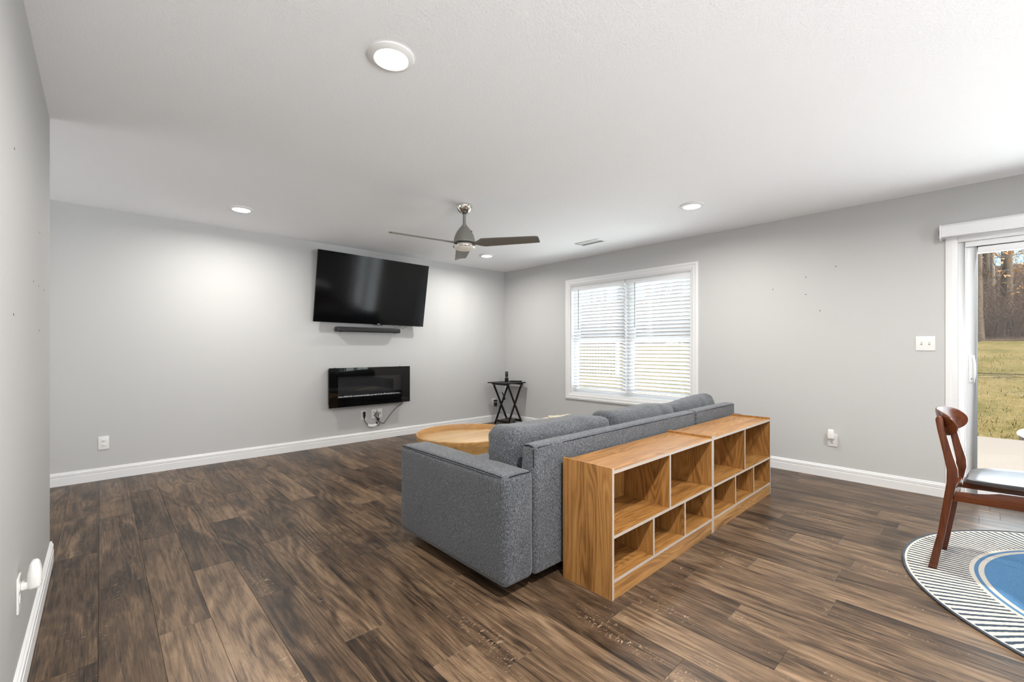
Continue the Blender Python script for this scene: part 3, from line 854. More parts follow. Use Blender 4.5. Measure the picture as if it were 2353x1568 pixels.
# ------------------------------------------------------------------ electric fireplace
fp = empty('electric_fireplace', (2.510, 5.28, 0.706))
tag(fp, 'black glass electric fireplace hung on the wall with white pebbles inside', 'fireplace')
fw2, fh2 = 0.539, 0.238
wx0, wx1, wz0, wz1 = -0.433, 0.420, -0.128, 0.130
fr_ = MB()
fr_.box(-fw2, wx0, 0, 0.008, -fh2, fh2); fr_.box(wx1, fw2, 0, 0.008, -fh2, fh2); fr_.box(wx0, wx1, 0, 0.008, -fh2, wz0); fr_.box(wx0, wx1, 0, 0.008, wz1, fh2)
fr_.build('front_glass_border', M['black_glass'], fp, smooth=0)
MB().box(wx0 + .0003, wx1 - .0003, 0.001, 0.006, wz0 + .0003, wz1 - .0003).build('viewing_pane', M['smoke_glass'], fp, smooth=0)
bd = MB(); bd.box(-fw2 + 0.03, fw2 - 0.03, 0.098, 0.1085, -fh2 + 0.03, fh2 - 0.02); bd.box(-fw2 + 0.03, -fw2 + 0.036, 0.0085, 0.098, -fh2 + 0.03, fh2 - 0.02); bd.box(fw2 - 0.036, fw2 - 0.03, 0.0085, 0.098, -fh2 + 0.03, fh2 - 0.02)
bd.box(-fw2 + 0.036, fw2 - 0.036, 0.0085, 0.098, -fh2 + 0.03, wz0 - 0.004); bd.box(-fw2 + 0.036, fw2 - 0.036, 0.0085, 0.098, fh2 - 0.026, fh2 - 0.02)
bd.build('firebox', M['firebox'], fp, smooth=0)
rg = random.Random(3); pb = MB()
for k in range(260):
    cx, cy, r_ = rg.uniform(wx0 + 0.012, wx1 - 0.012), rg.uniform(0.016, 0.07), rg.uniform(0.006, 0.012)
    base = wz0 + 0.002 + rg.choice((0, 0, 0.006)) * 0.6
    vs = [(cx + r_ * a, cy + r_ * b, base + r_ * 0.7 + r_ * 0.7 * c) for a, b, c in ((1, 0, 0), (-1, 0, 0.1), (0, 1, 0), (0, -1, -0.1), (0.1, 0.1, 1), (0, 0, -1))]
    pb.add(vs, [(0, 2, 4), (2, 1, 4), (1, 3, 4), (3, 0, 4), (2, 0, 5), (1, 2, 5), (3, 1, 5), (0, 3, 5)])
tag(pb.build('pebble_bed', M['crystal'], fp, smooth=0, weld=False), kind='stuff')
for xx in (-0.465, 0.395):
    MB().box(xx - 0.006, xx + 0.006, 0.002, 0.02, fh2 + 0.0002, fh2 + 0.004).build('clip', M['black'], fp, smooth=0)
MB().lathe([(0.0001, 0.001), (0.002, 0.001), (0.002, -0.001)], 8, (0.36, 0.0005, 0.118), axis='y').build('standby_light', emit('red_led', (1, 0.05, 0.02), 2.0), fp)

# ------------------------------------------------------------------ outlets, switches, plugs
OUT_PLATE = rbox(0.072, 0.006, 0.117, 0.0022, cell=0.2, cseg=2).mesh('plate', M['plastic'])
def rec_mesh():
    poly = []
    for k in range(28):
        a = 2 * PI * k / 28
        poly.append((0.0170 * math.cos(a), max(-0.0135, min(0.0135, 0.0170 * math.sin(a)))))
    return MB().prism(poly, 'y', -0.0075, -0.0005).mesh('receptacle', M['plastic'], bevel=0.0006, smooth=35)
REC = rec_mesh()
def slot_mesh():
    m = MB(); m.box(-0.0078, -0.0055, -0.0079, -0.0072, 0.0005, 0.0085); m.box(0.0055, 0.0078, -0.0079, -0.0072, 0.0015, 0.0080)
    m.lathe([(0.0001, 0.0079), (0.0026, 0.0079), (0.0026, 0.0070)], 10, (0, 0, -0.0062), axis='y')
    return m.mesh('slots', M['slot'], smooth=0)
SLT = slot_mesh()
SCR = MB().lathe([(0.0001, 0.0046), (0.0028, 0.0042), (0.003, 0.0025)], 10, axis='y').mesh('screw', M['plastic'])
def wall_plate(name, loc, rz, label, cat='outlet', kind='duplex', group='white wall outlets'):
    root = empty(name, loc, rz); tag(root, label, cat, group)
    place('plate', OUT_PLATE, root, (0, -0.0031, 0))
    if kind == 'duplex':
        for s in (1, -1):
            r_ = place('receptacle', REC, root, (0, -0.0005, s * 0.0195))
            place('slots', SLT, r_)
        place('screw', SCR, root, (0, -0.003, 0))
    elif kind == 'low_voltage':
        MB().lathe([(0.0001, 0.0125), (0.004, 0.0125), (0.0055, 0.009), (0.0055, 0.0055)], 14, (-0.002, 0, 0.012), axis='y').build('coax_jack', M['black'], root)
        MB().lathe([(0.0001, 0.0075), (0.008, 0.0075), (0.008, 0.0055)], 14, (0, 0, -0.022), axis='y').build('grommet', M['nickel'], root)
        for z in (0.042, -0.042): place('screw', SCR, root, (0, -0.003, z))
    elif kind == 'cable_plate':
        MB().tube([(-0.010, -0.0065, -0.012), (-0.004, -0.013, -0.004), (0.006, -0.014, 0.006)], 0.0038, 8).build('cable_end', M['black'], root)
        for z in (0.042, -0.042): place('screw', SCR, root, (0, -0.003, z))
    return root
RZR, RZL = R(-90), R(90)
wall_plate('wall_outlet', (0.018, YB, 0.331), 0, 'empty white duplex outlet low on the wall far left of the fireplace')
wall_plate('wall_outlet', (2.445, YB, 0.333), 0, 'white outlet under the fireplace with a black plug in it')
wall_plate('wall_outlet', (2.586, YB, 0.335), 0, 'white wall plate under the fireplace with a black coax jack, middle of three', kind='low_voltage')
wall_plate('wall_outlet', (2.665, YB, 0.336), 0, 'white wall plate under the fireplace, rightmost of three, with a short cable end', kind='cable_plate')
wall_plate('wall_outlet', (4.631, YB, 0.318), 0, 'white outlet in the far corner behind the folding tray table')
wall_plate('wall_outlet', (XR, 0.932, 0.345), RZR, 'white duplex outlet on the right wall under a plug-in night light')
wall_plate('wall_outlet', (XL, 2.212, 0.352), RZL, 'white outlet low on the left stub wall beside the camera')
sw = empty('light_switch', (XR, 0.314, 1.218), RZR)
tag(sw, 'white double toggle light switch beside the patio door', 'switch')
rbox(0.116, 0.006, 0.116, 0.0022, cell=0.2, cseg=2).build('plate', M['plastic'], sw, (0, -0.0031, 0))
for s in (-0.023, 0.023):
    MB().box(s - 0.0052, s + 0.0052, -0.0066, -0.0058, -0.012, 0.012).build('toggle_slot', M['edge'], sw, smooth=0)
    MB().box(s - 0.0042, s + 0.0042, -0.0165, -0.0060, -0.003, 0.006).build('toggle', M['plastic'], sw, bevel=0.0015, smooth=30, rot=(0, 0, 0))
    for z in (-0.030, 0.030): place('screw', SCR, sw, (s, -0.003, z))

def plug_in(loc, rz, label):
    root = empty('plug_in_night_light', loc, rz); tag(root, label, 'night light', 'white plug-in night lights')
    def sh_(w):
        k = 1 - 0.22 * max(0, w.z) / 0.05
        return Vector((w.x * k, w.y * (1 - 0.35 * max(0, w.z - 0.01) / 0.04), w.z))
    rbox(0.052, 0.030, 0.092, 0.011, cell=0.02, cseg=3, puff=(0.002, 0.003, 0), shape=sh_).build('housing', M['plastic'], root, (0, -0.040, 0.034))
    MB().box(-0.016, 0.016, -0.027, -0.0083, -0.008, 0.016).build('plug_base', M['plastic'], root, bevel=0.003, smooth=30)
    MB().box(-0.021, 0.021, -0.0563, -0.0553, 0.000, 0.0015).build('seam', M['edge'], root, smooth=0)
    return root
plug_in((XR, 0.936, 0.366), RZR, 'white plug-in night light on the right wall outlet near the dining chair')
plug_in((XL, 2.212, 0.372), RZL, 'white plug-in night light on the left stub wall outlet, seen from its side')

# cords under the fireplace: points given on the wall plane as (x, z)
def wall_pts(pts, y): return [(x, y, z) for x, z in pts]
def smooth_path(pts, sub=5):
    P = [Vector(p) for p in pts]; out = []
    for i in range(len(P) - 1):
        p0, p1, p2, p3 = P[max(0, i - 1)], P[i], P[i + 1], P[min(len(P) - 1, i + 2)]
        for k in range(sub):
            t = k / sub
            out.append(0.5 * ((2 * p1) + (-p0 + p2) * t + (2 * p0 - 5 * p1 + 4 * p2 - p3) * t * t + (-p0 + 3 * p1 - 3 * p2 + p3) * t ** 3))
    out.append(P[-1]); return out

CY = 5.375
cord = empty('power_cord', (2.98, CY, 0.46)); tag(cord, 'black power cord looped and tied under the electric fireplace', 'cord')
A_ = [(2.981, 0.472), (2.981, 0.45), (2.975, 0.432), (2.908, 0.394), (2.843, 0.333), (2.8, 0.286), (2.758, 0.24), (2.724, 0.204), (2.699, 0.201), (2.666, 0.223), (2.637, 0.253), (2.604, 0.295), (2.594, 0.323), (2.612, 0.338), (2.633, 0.315), (2.638, 0.276), (2.633, 0.253)]
path = [Vector((x, CY - 0.006 * math.sin(i * 0.9), z)) for i, (x, z) in enumerate(A_)]
part(MB().tube(smooth_path(path), 0.0034, 8), 'cable', M['cable'], cord)
lp = [(2.633, 0.253), (2.612, 0.285), (2.602, 0.318), (2.600, 0.345), (2.618, 0.360), (2.634, 0.345), (2.637, 0.31), (2.630, 0.27), (2.634, 0.245), (2.653, 0.212), (2.649, 0.186), (2.629, 0.181), (2.612, 0.188)]
part(MB().tube(smooth_path([Vector((x, CY - 0.012, z)) for x, z in lp]), 0.0034, 8), 'cable_loop', M['cable'], cord)
part(rbox(0.030, 0.024, 0.030, 0.007, cell=0.02, cseg=2), 'cable_tie', M['black_soft'], cord).location = (2.632 - 2.98, -0.012, 0.262 - 0.46)
part(MB().box(2.610, 2.626, CY - 0.016, CY + 0.006, 0.200, 0.232), 'plug', M['black'], cord, bevel=0.003, smooth=30)

adp = empty('cable_adapter', (2.56, CY, 0.19)); tag(adp, 'white cable joiner hanging by its cord under the outlet below the fireplace', 'adapter')
def bend(w): return Vector((w.x, w.y, w.z + 3.2 * w.x * w.x))
o = rbox(0.130, 0.020, 0.034, 0.008, cell=0.012, cseg=2, shape=bend).build('joiner_body', M['wcable'], adp, (0.0, -0.004, -0.006))
part(MB().tube(smooth_path([Vector((x, CY - 0.014, z)) for x, z in ((2.496, 0.216), (2.500, 0.196), (2.512, 0.184), (2.530, 0.180))]), 0.006, 8), 'white_plug', M['wcable'], adp)
part(MB().tube(smooth_path([Vector((x, CY - 0.008, z)) for x, z in ((2.433, 0.290), (2.450, 0.270), (2.48, 0.266), (2.572, 0.229), (2.627, 0.228))]), 0.0016, 6), 'white_wire', M['wcable'], adp)
part(MB().tube(smooth_path([Vector((x, CY - 0.012, z)) for x, z in ((2.449, 0.31), (2.448, 0.281), (2.45, 0.262), (2.46, 0.24), (2.484, 0.217), (2.51, 0.193))]), 0.0036, 8), 'black_lead', M['cable'], adp)
part(rbox(0.032, 0.026, 0.040, 0.009, cell=0.02, cseg=2), 'plug_head', M['black'], adp).location = (2.447 - 2.56, 5.366 - CY, 0.358 - 0.19)
part(MB().lathe([(0.0001, -0.028), (0.008, -0.028), (0.015, 0.010), (0.016, 0.022), (0.0001, 0.022)], 16, (2.449, 5.366, 0.316)), 'plug_lower', M['black'], adp)

# ------------------------------------------------------------------ folding tray table in the far corner
TX0, TX1, TY0, TY1, TZ = 4.39, 4.822, 4.84, 5.255, 0.66
tt = empty('folding_tray_table', ((TX0 + TX1) / 2, (TY0 + TY1) / 2, 0)); tag(tt, 'small black wooden folding tray table with crossed legs in the far corner', 'table')
part(MB().box(TX0, TX1, TY0, TY1, TZ - 0.016, TZ), 'tray_top', M['black_wood'], tt, bevel=0.004, smooth=30)
rl = MB()
FYA, FYB = TY0 + 0.040, TY1 - 0.065                        # planes of the two crossed frames
for xx in (4.475, 4.765):
    part(MB().box(xx - 0.010, xx + 0.010, TY0 + 0.02, TY1 - 0.02, TZ - 0.040, TZ - 0.0162), 'top_rail', M['black_wood'], tt, smooth=0)
def bar(p0, p1, w, d):
    """square bar from p0 to p1 whose wide side lies in the x-z plane"""
    p0, p1 = Vector(p0), Vector(p1); t = (p1 - p0).normalized(); n = Vector((0, 1, 0)); b = t.cross(n).normalized()
    vs = []
    for p in (p0, p1):
        for a, c in ((-1, -1), (1, -1), (1, 1), (-1, 1)): vs.append(p + n * (a * d / 2) + b * (c * w / 2))
    return MB().add(vs, [(0, 3, 2, 1), (4, 5, 6, 7), (0, 1, 5, 4), (1, 2, 6, 5), (2, 3, 7, 6), (3, 0, 4, 7)])
for yy, sg in ((FYA, 1), (FYB, -1)):
    part(bar((4.475, yy - sg * 0.0085, TZ - 0.045), (4.770, yy - sg * 0.0085, 0.012), 0.028, 0.016), 'leg', M['black_wood'], tt, bevel=0.002, smooth=30)
    part(bar((4.765, yy + sg * 0.0085, TZ - 0.045), (4.480, yy + sg * 0.0085, 0.012), 0.028, 0.016), 'leg', M['black_wood'], tt, bevel=0.002, smooth=30)
    part(MB().lathe([(0.0001, -0.020), (0.006, -0.019), (0.006, 0.019), (0.0001, 0.020)], 12, (4.623, yy, 0.315), axis='y'), 'pivot_bolt', M['chrome'], tt)
for xx in (4.495, 4.757):
    part(MB().box(xx - 0.008, xx + 0.008, FYA + 0.018, FYB - 0.018, 0.050, 0.082), 'stretcher', M['black_wood'], tt, bevel=0.002, smooth=30)

bt = empty('bottle', (4.735, 5.19, TZ)); tag(bt, 'black bottle with a pale neck band standing on the tray table', 'bottle')
MB().lathe([(0.0001, 0.0), (0.029, 0.0), (0.030, 0.003), (0.030, 0.056), (0.027, 0.060), (0.0001, 0.060)], 28).build('body', M['green_black'], bt)
MB().lathe([(0.0001, 0.0603), (0.022, 0.0603), (0.022, 0.068), (0.0001, 0.068)], 24).build('neck_band', M['chrome'], bt)
MB().lathe([(0.0001, 0.0683), (0.0235, 0.0683), (0.0240, 0.072), (0.0240, 0.150), (0.0225, 0.154), (0.0001, 0.1545)], 28).build('cap', M['green_black'], bt)
MB().lathe([(0.0001, 0.001), (0.004, 0.001), (0.004, -0.001)], 12, (-0.0165, -0.0172, 0.135), axis='y').build('label_dot', M['plastic'], bt)
rc = empty('remote_control', (4.755, 5.0, TZ), R(-38)); tag(rc, 'flat black remote lying on the tray table beside the bottle', 'remote')
MB().prism([(-0.10, 0.012), (-0.085, 0.0), (0.085, 0.0), (0.10, 0.013), (0.10, 0.018), (-0.10, 0.018)], 'y', -0.024, 0.024).build('body', M['black'], rc, bevel=0.002, smooth=30)
bb = MB()
kb = MB().lathe([(0.0001, 0.0205), (0.004, 0.020), (0.0045, 0.018)], 10).mesh('button', M['black_soft'])
for i in range(5):
    for j in (-1, 1): place('button', kb, rc, (-0.06 + 0.028 * i, j * 0.010, 0))

rb = empty('robot_vacuum', (4.626, 5.035, 0)); tag(rb, 'low round black device on the floor under the tray table', 'appliance')
MB().lathe([(0.0001, 0.012), (0.107, 0.012), (0.115, 0.020), (0.115, 0.072), (0.110, 0.082), (0.090, 0.086), (0.0001, 0.087)], 44).build('body', M['olive'], rb)
MB().lathe([(0.0001, 0.0872), (0.045, 0.0872), (0.042, 0.098), (0.0001, 0.100)], 28).build('sensor_turret', M['black'], rb)
for s in (-1, 1): MB().lathe([(0.0001, -0.010), (0.0315, -0.010), (0.0315, 0.010), (0.0001, 0.010)], 18, (s * 0.065, 0, 0.0316), axis='x').build('wheel', M['black_soft'], rb)

# plugs and wires in the far corner outlet
pa = empty('plug_adapter', (4.640, 5.382, 0.318)); tag(pa, 'two black plugs in the outlet behind the tray table', 'plug')
rbox(0.060, 0.030, 0.026, 0.004, cell=0.05, cseg=2).build('upper_plug', M['black'], pa, (0.004, -0.026, 0.024))
rbox(0.046, 0.034, 0.062, 0.009, cell=0.03, cseg=2).build('lower_plug', M['black'], pa, (0.004, -0.028, -0.034))
part(MB().tube(smooth_path([(4.67, 5.355, 0.340), (4.70, 5.352, 0.329), (4.73, 5.35, 0.28), (4.715, 5.352, 0.20), (4.75, 5.352, 0.14), (4.825, 5.352, 0.095), (4.84, 5.30, 0.03)]), 0.0028, 6), 'wire', M['cable'], pa)
part(MB().tube(smooth_path([(4.635, 5.354, 0.256), (4.627, 5.354, 0.22), (4.640, 5.352, 0.17), (4.66, 5.352, 0.125)]), 0.0025, 6), 'wire', M['wcable'], pa)
il = empty('inline_switch', (4.77, 5.30, 0.42)); tag(il, 'black inline connector hanging on a thin wire under the tray table', 'cord')
part(MB().tube(smooth_path([(4.795, 5.268, 0.652), (4.792, 5.285, 0.60), (4.785, 5.305, 0.52), (4.785, 5.31, 0.45), (4.79, 5.315, 0.40)]), 0.0016, 6), 'wire', M['wcable'], il)
part(MB().tube([(4.752, 5.31, 0.468), (4.770, 5.31, 0.425)], [0.009, 0.011], 10), 'connector', M['black'], il)
part(MB().tube([(4.772, 5.31, 0.420), (4.778, 5.31, 0.405)], [0.007, 0.007], 10), 'pale_joint', M['wcable'], il)
part(MB().tube([(4.780, 5.31, 0.402), (4.790, 5.31, 0.38), (4.802, 5.31, 0.35)], [0.011, 0.018, 0.014], 10), 'connector', M['black'], il)
part(MB().tube(smooth_path([(4.752, 5.31, 0.468), (4.73, 5.31, 0.478), (4.70, 5.31, 0.470), (4.66, 5.31, 0.455)]), 0.0016, 6), 'wire', M['cable'], il)

# ------------------------------------------------------------------ round oak coffee table
ct = empty('coffee_table', (2.43, 3.196, 0)); tag(ct, 'round light oak drum coffee table with a raised rim, behind the sofa arm', 'table')
CR = 0.455
MB().lathe([(0.395, 0.018), (0.418, 0.10), (0.432, 0.22), (0.442, 0.350), (CR - 0.004, 0.372), (CR, 0.385), (CR, 0.414), (CR - 0.005, 0.420), (CR - 0.013, 0.418), (CR - 0.020, 0.398), (CR - 0.024, 0.371), (CR - 0.030, 0.368), (CR - 0.030, 0.350), (0.405, 0.345), (0.390, 0.10), (0.370, 0.020)], 96, caps=False).build('drum', M['lightoak_z'], ct, smooth=30)
def half_disc(sgn):
    poly = []; rr = CR - 0.0305
    lim = 0.190 + (0.003 if sgn > 0 else -0.003)
    n = 64
    a0 = math.asin(lim / rr)
    rng_ = [a0 + (PI - 2 * a0) * k / n for k in range(n + 1)] if sgn > 0 else [PI - a0 + (PI + 2 * a0) * k / n for k in range(n + 1)]
    for a in rng_: poly.append((rr * math.cos(a), rr * math.sin(a)))
    return MB().prism(poly, 'z', 0.352, 0.366 if sgn > 0 else 0.377)
half_disc(1).build('lid_panel', M['lightoak'], ct, bevel=0.001, smooth=30)
half_disc(-1).build('lid_panel', M['lightoak'], ct, bevel=0.001, smooth=30)
MB().lathe([(0.0001, 0.0), (0.36, 0.0), (0.36, 0.018), (0.0001, 0.018)], 48).build('plinth', M['black'], ct)

# ------------------------------------------------------------------ grey sectional sofa
so = empty('sofa', (2.8, 2.2, 0)); tag(so, 'long grey fabric sectional sofa with its back against the two low bookcases', 'sofa')
def spart(mb, name, loc, rot=(0, 0, 0), mat='fabric', parent=so):
    return mb.build(name, M[mat], parent, (loc[0] - 2.8, loc[1] - 2.2, loc[2]), rot, smooth=60)
SB = 0.056                                                   # underside of the upholstered frame
AX0, AX1, BY, AYF = 1.357, 1.556, 1.500, 2.476
AZ = 0.580
# near arm
spart(rbox(AX1 - AX0 - 0.002, AYF - BY, AZ - SB, 0.034, cell=0.05, cseg=4, puff=(0.004, 0.006, 0.006), wr=0.0035, wscale=5, seed=1), 'arm', ((AX0 + AX1) / 2 - 0.001, (BY + AYF) / 2, (SB + AZ) / 2))
spart(rbox(0.195, 0.976, AZ - SB, 0.026, cell=0.06, cseg=3, puff=(0.004, 0.006, 0.006), seed=2), 'arm', (4.213, (BY + AYF) / 2, (SB + AZ) / 2))
# back panels: crest thin, front face sloping
def back_shape(w):
    t = (w.z + 0.32) / 0.64                                   # 0 bottom .. 1 top
    if w.y > 0: return Vector((w.x, w.y * (1.0 + 1.5 * (1 - t)), w.z))
    return w
bh = 0.697 - SB
for x0, x1, sd in ((AX1 + 0.001, 3.327, 3), (3.333, 4.113, 4)):
    spart(rbox(x1 - x0, 0.094, bh, 0.022, cell=0.06, cseg=4, puff=(0, 0.002, 0.004), wr=0.003, wscale=4, seed=sd, shape=back_shape), 'back_panel', ((x0 + x1) / 2, BY + 0.047, SB + bh / 2))
# base rails under the seats
spart(rbox(3.327 - AX1 - 0.002, 0.76, 0.19, 0.02, cell=0.2, cseg=2), 'seat_base', ((AX1 + 3.327) / 2, 2.07, SB + 0.095))
spart(rbox(0.78, 1.46, 0.19, 0.02, cell=0.2, cseg=2), 'chaise_base', (3.724, 2.42, SB + 0.095))
spart(rbox(0.870, 0.79, 0.165, 0.035, cell=0.06, cseg=3, puff=(0, 0, 0.016), wr=0.004, seed=5), 'seat_cushion', (2.003, 2.095, 0.333))
spart(rbox(0.870, 0.79, 0.165, 0.035, cell=0.06, cseg=3, puff=(0, 0, 0.016), wr=0.004, seed=6), 'seat_cushion', (2.881, 2.095, 0.333))
spart(rbox(0.776, 1.47, 0.165, 0.035, cell=0.06, cseg=3, puff=(0, 0, 0.016), wr=0.004, seed=7), 'chaise_cushion', (3.724, 2.435, 0.333))
# loose-look back cushions, leaning on the back panels
def gather(hx, hz):
    def f(w):
        e = max(0.0, (abs(w.x) - (hx - 0.14)) / 0.14)          # gathers run in from the ends
        g = math.sin(w.z * 95 + math.sin(w.z * 31) * 1.5) * 0.0050 * e * (1 if w.y < 0.12 else 0.4)
        return Vector((w.x, w.y - g, w.z + 0.004 * math.sin(w.x * 9) * (1 if w.z > 0 else 0)))
    return f
c1 = spart(rbox(0.900, 0.240, 0.370, 0.062, cell=0.028, cseg=5, puff=(0.004, 0.020, 0.010), wr=0.014, wscale=6.5, seed=11, shape=gather(0.44, 0.19)), 'back_cushion', (2.012, 1.775, 0.556), (R(-3), R(1.6), 0))
c2 = spart(rbox(0.925, 0.225, 0.370, 0.075, cell=0.028, cseg=5, puff=(0.006, 0.020, 0.010), wr=0.015, wscale=6.5, seed=12, shape=gather(0.465, 0.19)), 'back_cushion', (2.935, 1.775, 0.552), (R(-4), R(0.6), R(0.5)))
c3 = spart(rbox(0.800, 0.200, 0.370, 0.070, cell=0.028, cseg=5, puff=(0.006, 0.026, 0.006), wr=0.014, wscale=6.5, seed=13, shape=gather(0.40, 0.185)), 'back_cushion', (3.815, 1.790, 0.546), (R(-8), R(-3.0), R(-2)))
# stitched seams
def seam(pts, r=0.0024):
    p = [Vector(q) - Vector((2.8, 2.2, 0)) for q in pts]
    return MB().tube(p, r, 6).build('seam', M['seam'], so)
e = 0.0065
seam([(AX0 + 0.005 - 0.001, BY + 0.03, AZ - 0.004), (AX0 + 0.003, 1.75, AZ - 0.001), (AX0 + 0.003, 2.2, AZ - 0.001), (AX0 + 0.005, AYF - 0.03, AZ - 0.004)])
seam([(AX0 + 0.03, BY + 0.005, AZ - 0.005), (1.45, BY + 0.003, AZ - 0.002), (AX1 - 0.03, BY + 0.005, AZ - 0.005)])
for x0, x1 in ((AX1 + 0.02, 3.31), (3.35, 4.095)):
    seam([(x0, BY + 0.0035, 0.6845), ((x0 + x1) / 2, BY + 0.0025, 0.6865), (x1, BY + 0.0035, 0.6845)])
seam([(AX1 + 0.0035, BY + 0.012, 0.676), (AX1 + 0.0035, BY + 0.012, 0.59)])
seam([(AX1 + 0.004, BY + 0.016, 0.688), (AX1 + 0.004, BY + 0.05, 0.694), (AX1 + 0.004, BY + 0.08, 0.688)])
for x, y in ((1.49, 1.68), (1.49, 2.34), (2.45, 1.60), (2.45, 2.38), (3.30, 1.60), (4.15, 1.60), (4.15, 2.38), (3.40, 3.05), (4.05, 3.05)):
    MB().box(x - 0.025, x + 0.025, y - 0.025, y + 0.025, 0.0, SB + 0.004).build('leg', M['black'], so, (-2.8, -2.2, 0), bevel=0.003, smooth=30)

# cream throw folded on the chaise
th = empty('throw_blanket', (3.52, 2.98, 0.4285)); tag(th, 'cream and tan knitted throw lying on the sofa chaise behind the back cushions', 'blanket')
def th_shape(w):
    return Vector((w.x, w.y, w.z + 0.012 * mnoise.noise(Vector((w.x * 9, w.y * 12, 1.3))) + 0.010 * math.sin(w.y * 26)))
rbox(0.26, 0.24, 0.042, 0.018, cell=0.018, cseg=3, puff=(0, 0, 0.008), wr=0.012, wscale=16, seed=21, shape=th_shape).build('folded_knit', M['throw'], th, (0, 0, 0.017), (0, 0, R(-18)), smooth=60)
fm = MB(); rq = random.Random(5)
for k in range(40):
    y = -0.14 + 0.28 * k / 39; a = rq.uniform(-0.02, 0.02)
    fm.tube([(-0.14, y * .8, 0.026), (-0.175, y * .8 + a * 0.5, 0.018), (-0.215, y * .8 + a, 0.010)], [0.0035, 0.003, 0.0015], 5)
tag(fm.build('fringe', M['throw'], th, (0, 0, 0), (0, 0, R(-18))), kind='stuff')

# ------------------------------------------------------------------ two low bookcases along the sofa back
def bookcase(x0, label):
    W, D, HS = 1.117, 0.298, 0.617; T = 0.0155
    y0 = 1.175
    root = empty('low_bookcase', (x0, y0, 0)); tag(root, label, 'bookcase', 'low oak cubby bookcases behind the sofa')
    E2 = [M['oak_z'], M['edge']]
    X2 = [M['oak_x'], M['edge']]
    bv = dict(smooth=0)
    for a in (0, W - T):
        MB().box(a, a + T, 0, D, 0, HS, 0, neg_y=1).build('side_panel', E2, root, **bv)
    xi0, xi1 = T + .0002, W - T - .0002
    MB().box(xi0, xi1, 0.0005, D - 0.001, 0.5885, 0.604, 0, neg_y=1).build('top_board', X2, root, **bv)
    MB().box(xi0, xi1, 0.0005, D - 0.008, 0.2845, 0.3, 0, neg_y=1).build('shelf', X2, root, **bv)
    MB().box(xi0, xi1, 0.0005, D - 0.008, 0.0785, 0.094, 0, neg_y=1).build('bottom_shelf', X2, root, **bv)
    MB().box(xi0, xi1, 0.0010, 0.0160, 0.0, 0.0783).build('plinth', M['oak_x'], root, **bv)
    MB().box(xi0, xi1, D - 0.0078, D - 0.002, 0.02, 0.5883).build('back_panel', M['oak_z'], root, **bv)
    xm = W / 2
    MB().box(xm - T / 2, xm + T / 2, 0.0005, D - 0.008, 0.3002, 0.5883, 0, neg_y=1).build('divider', E2, root, **bv)
    for f in (1 / 3, 2 / 3):
        xx = T + (W - 2 * T) * f + (0.003 if f < .5 else -0.003)
        MB().box(xx - T / 2, xx + T / 2, 0.0005, D - 0.008, 0.0942, 0.2843, 0, neg_y=1).build('divider', E2, root, **bv)
    return root
bookcase(1.7365, 'nearer of the two low oak cubby bookcases, at the sofa arm end')
bookcase(2.8555, 'farther of the two low oak cubby bookcases, toward the right wall')

# ------------------------------------------------------------------ round rug, dining chair, table
RC = (3.395, -0.724)
rug = empty('round_rug', (RC[0], RC[1], 0)); tag(rug, 'round blue rug with radiating navy and cream stripes under the dining chair', 'rug')
MB().lathe([(0.0001, 0.0075), (0.5, 0.0075), (1.0265, 0.0075), (1.0265, 0.0005), (0.0001, 0.0005)], 128).build('woven_field', M['rug'], rug, smooth=30)
bp = [(1.033 * math.cos(2 * PI * k / 160), 1.033 * math.sin(2 * PI * k / 160), 0.0062) for k in range(161)]
MB().tube(bp, 0.0060, 10, caps=False).build('binding', M['binding'], rug)

ch = empty('dining_chair', (3.4165, 0.168, 0.0077), R(-4)); tag(ch, 'cherry wood dining chair with a curved backrest and dark padded seat on the round rug', 'chair')
BK = [(.018, 0), (-.020, .20), (-.044, .397), (-.053, .47), (-.054, .534), (-.040, .62), (-.019, .734), (-.0105, .792), (-.014, .806), (-.022, .813)]
FT = [(-.032, .813), (-.041, .80), (-.0465, .746), (-.072, .632), (-.094, .545), (-.096, .50), (-.0745, .384), (-.048, .20), (-.016, 0)]
# local frame: x across the chair (0 = middle), y backwards, z up
def leg(x):
    return MB().prism([(p[0], p[1]) for p in BK + FT], 'x', x - 0.0115, x + 0.0115)
for x in (-0.176, 0.176):
    leg(x).build('rear_leg', M['walnut'], ch, bevel=0.003, smooth=30)
    fl_ = MB().prism([(-0.445, 0.0), (-0.472, 0.0), (-0.500, 0.44), (-0.452, 0.452)], 'x', x - 0.0125, x + 0.0125)
    fl_.build('front_leg', M['walnut'], ch, bevel=0.003, smooth=30)
    rl = MB().prism([(-0.078, 0.378), (-0.085, 0.428), (-0.16, 0.432), (-0.20, 0.440), (-0.24, 0.4525), (-0.450, 0.465), (-0.452, 0.392)], 'x', x * 0.985 - 0.009, x * 0.985 + 0.009)
    rl.build('side_rail', M['walnut_y'], ch, bevel=0.002, smooth=30)
MB().box(-0.1645, 0.1645, -0.080, -0.062, 0.385, 0.435).build('rear_rail', M['walnut_x'], ch, bevel=0.002, smooth=30)
MB().box(-0.1635, 0.1635, -0.475, -0.456, 0.390, 0.445).build('front_rail', M['walnut_x'], ch, bevel=0.002, smooth=30)
def seat_shape(w):
    k = 1 - 0.12 * ((w.y + 0.22) / 0.44)                       # a little narrower at the back
    z = w.z + 0.028 * (w.x / 0.22) ** 2 - 0.030 * max(0, (w.y - 0.02)) * 0.6 + 0.02 * max(0.0, (w.y - 0.15) / 0.07) ** 2 * 0.35 - 0.012 * max(0.0, (-w.y - 0.15) / 0.07)
    return Vector((w.x * k, w.y, z))
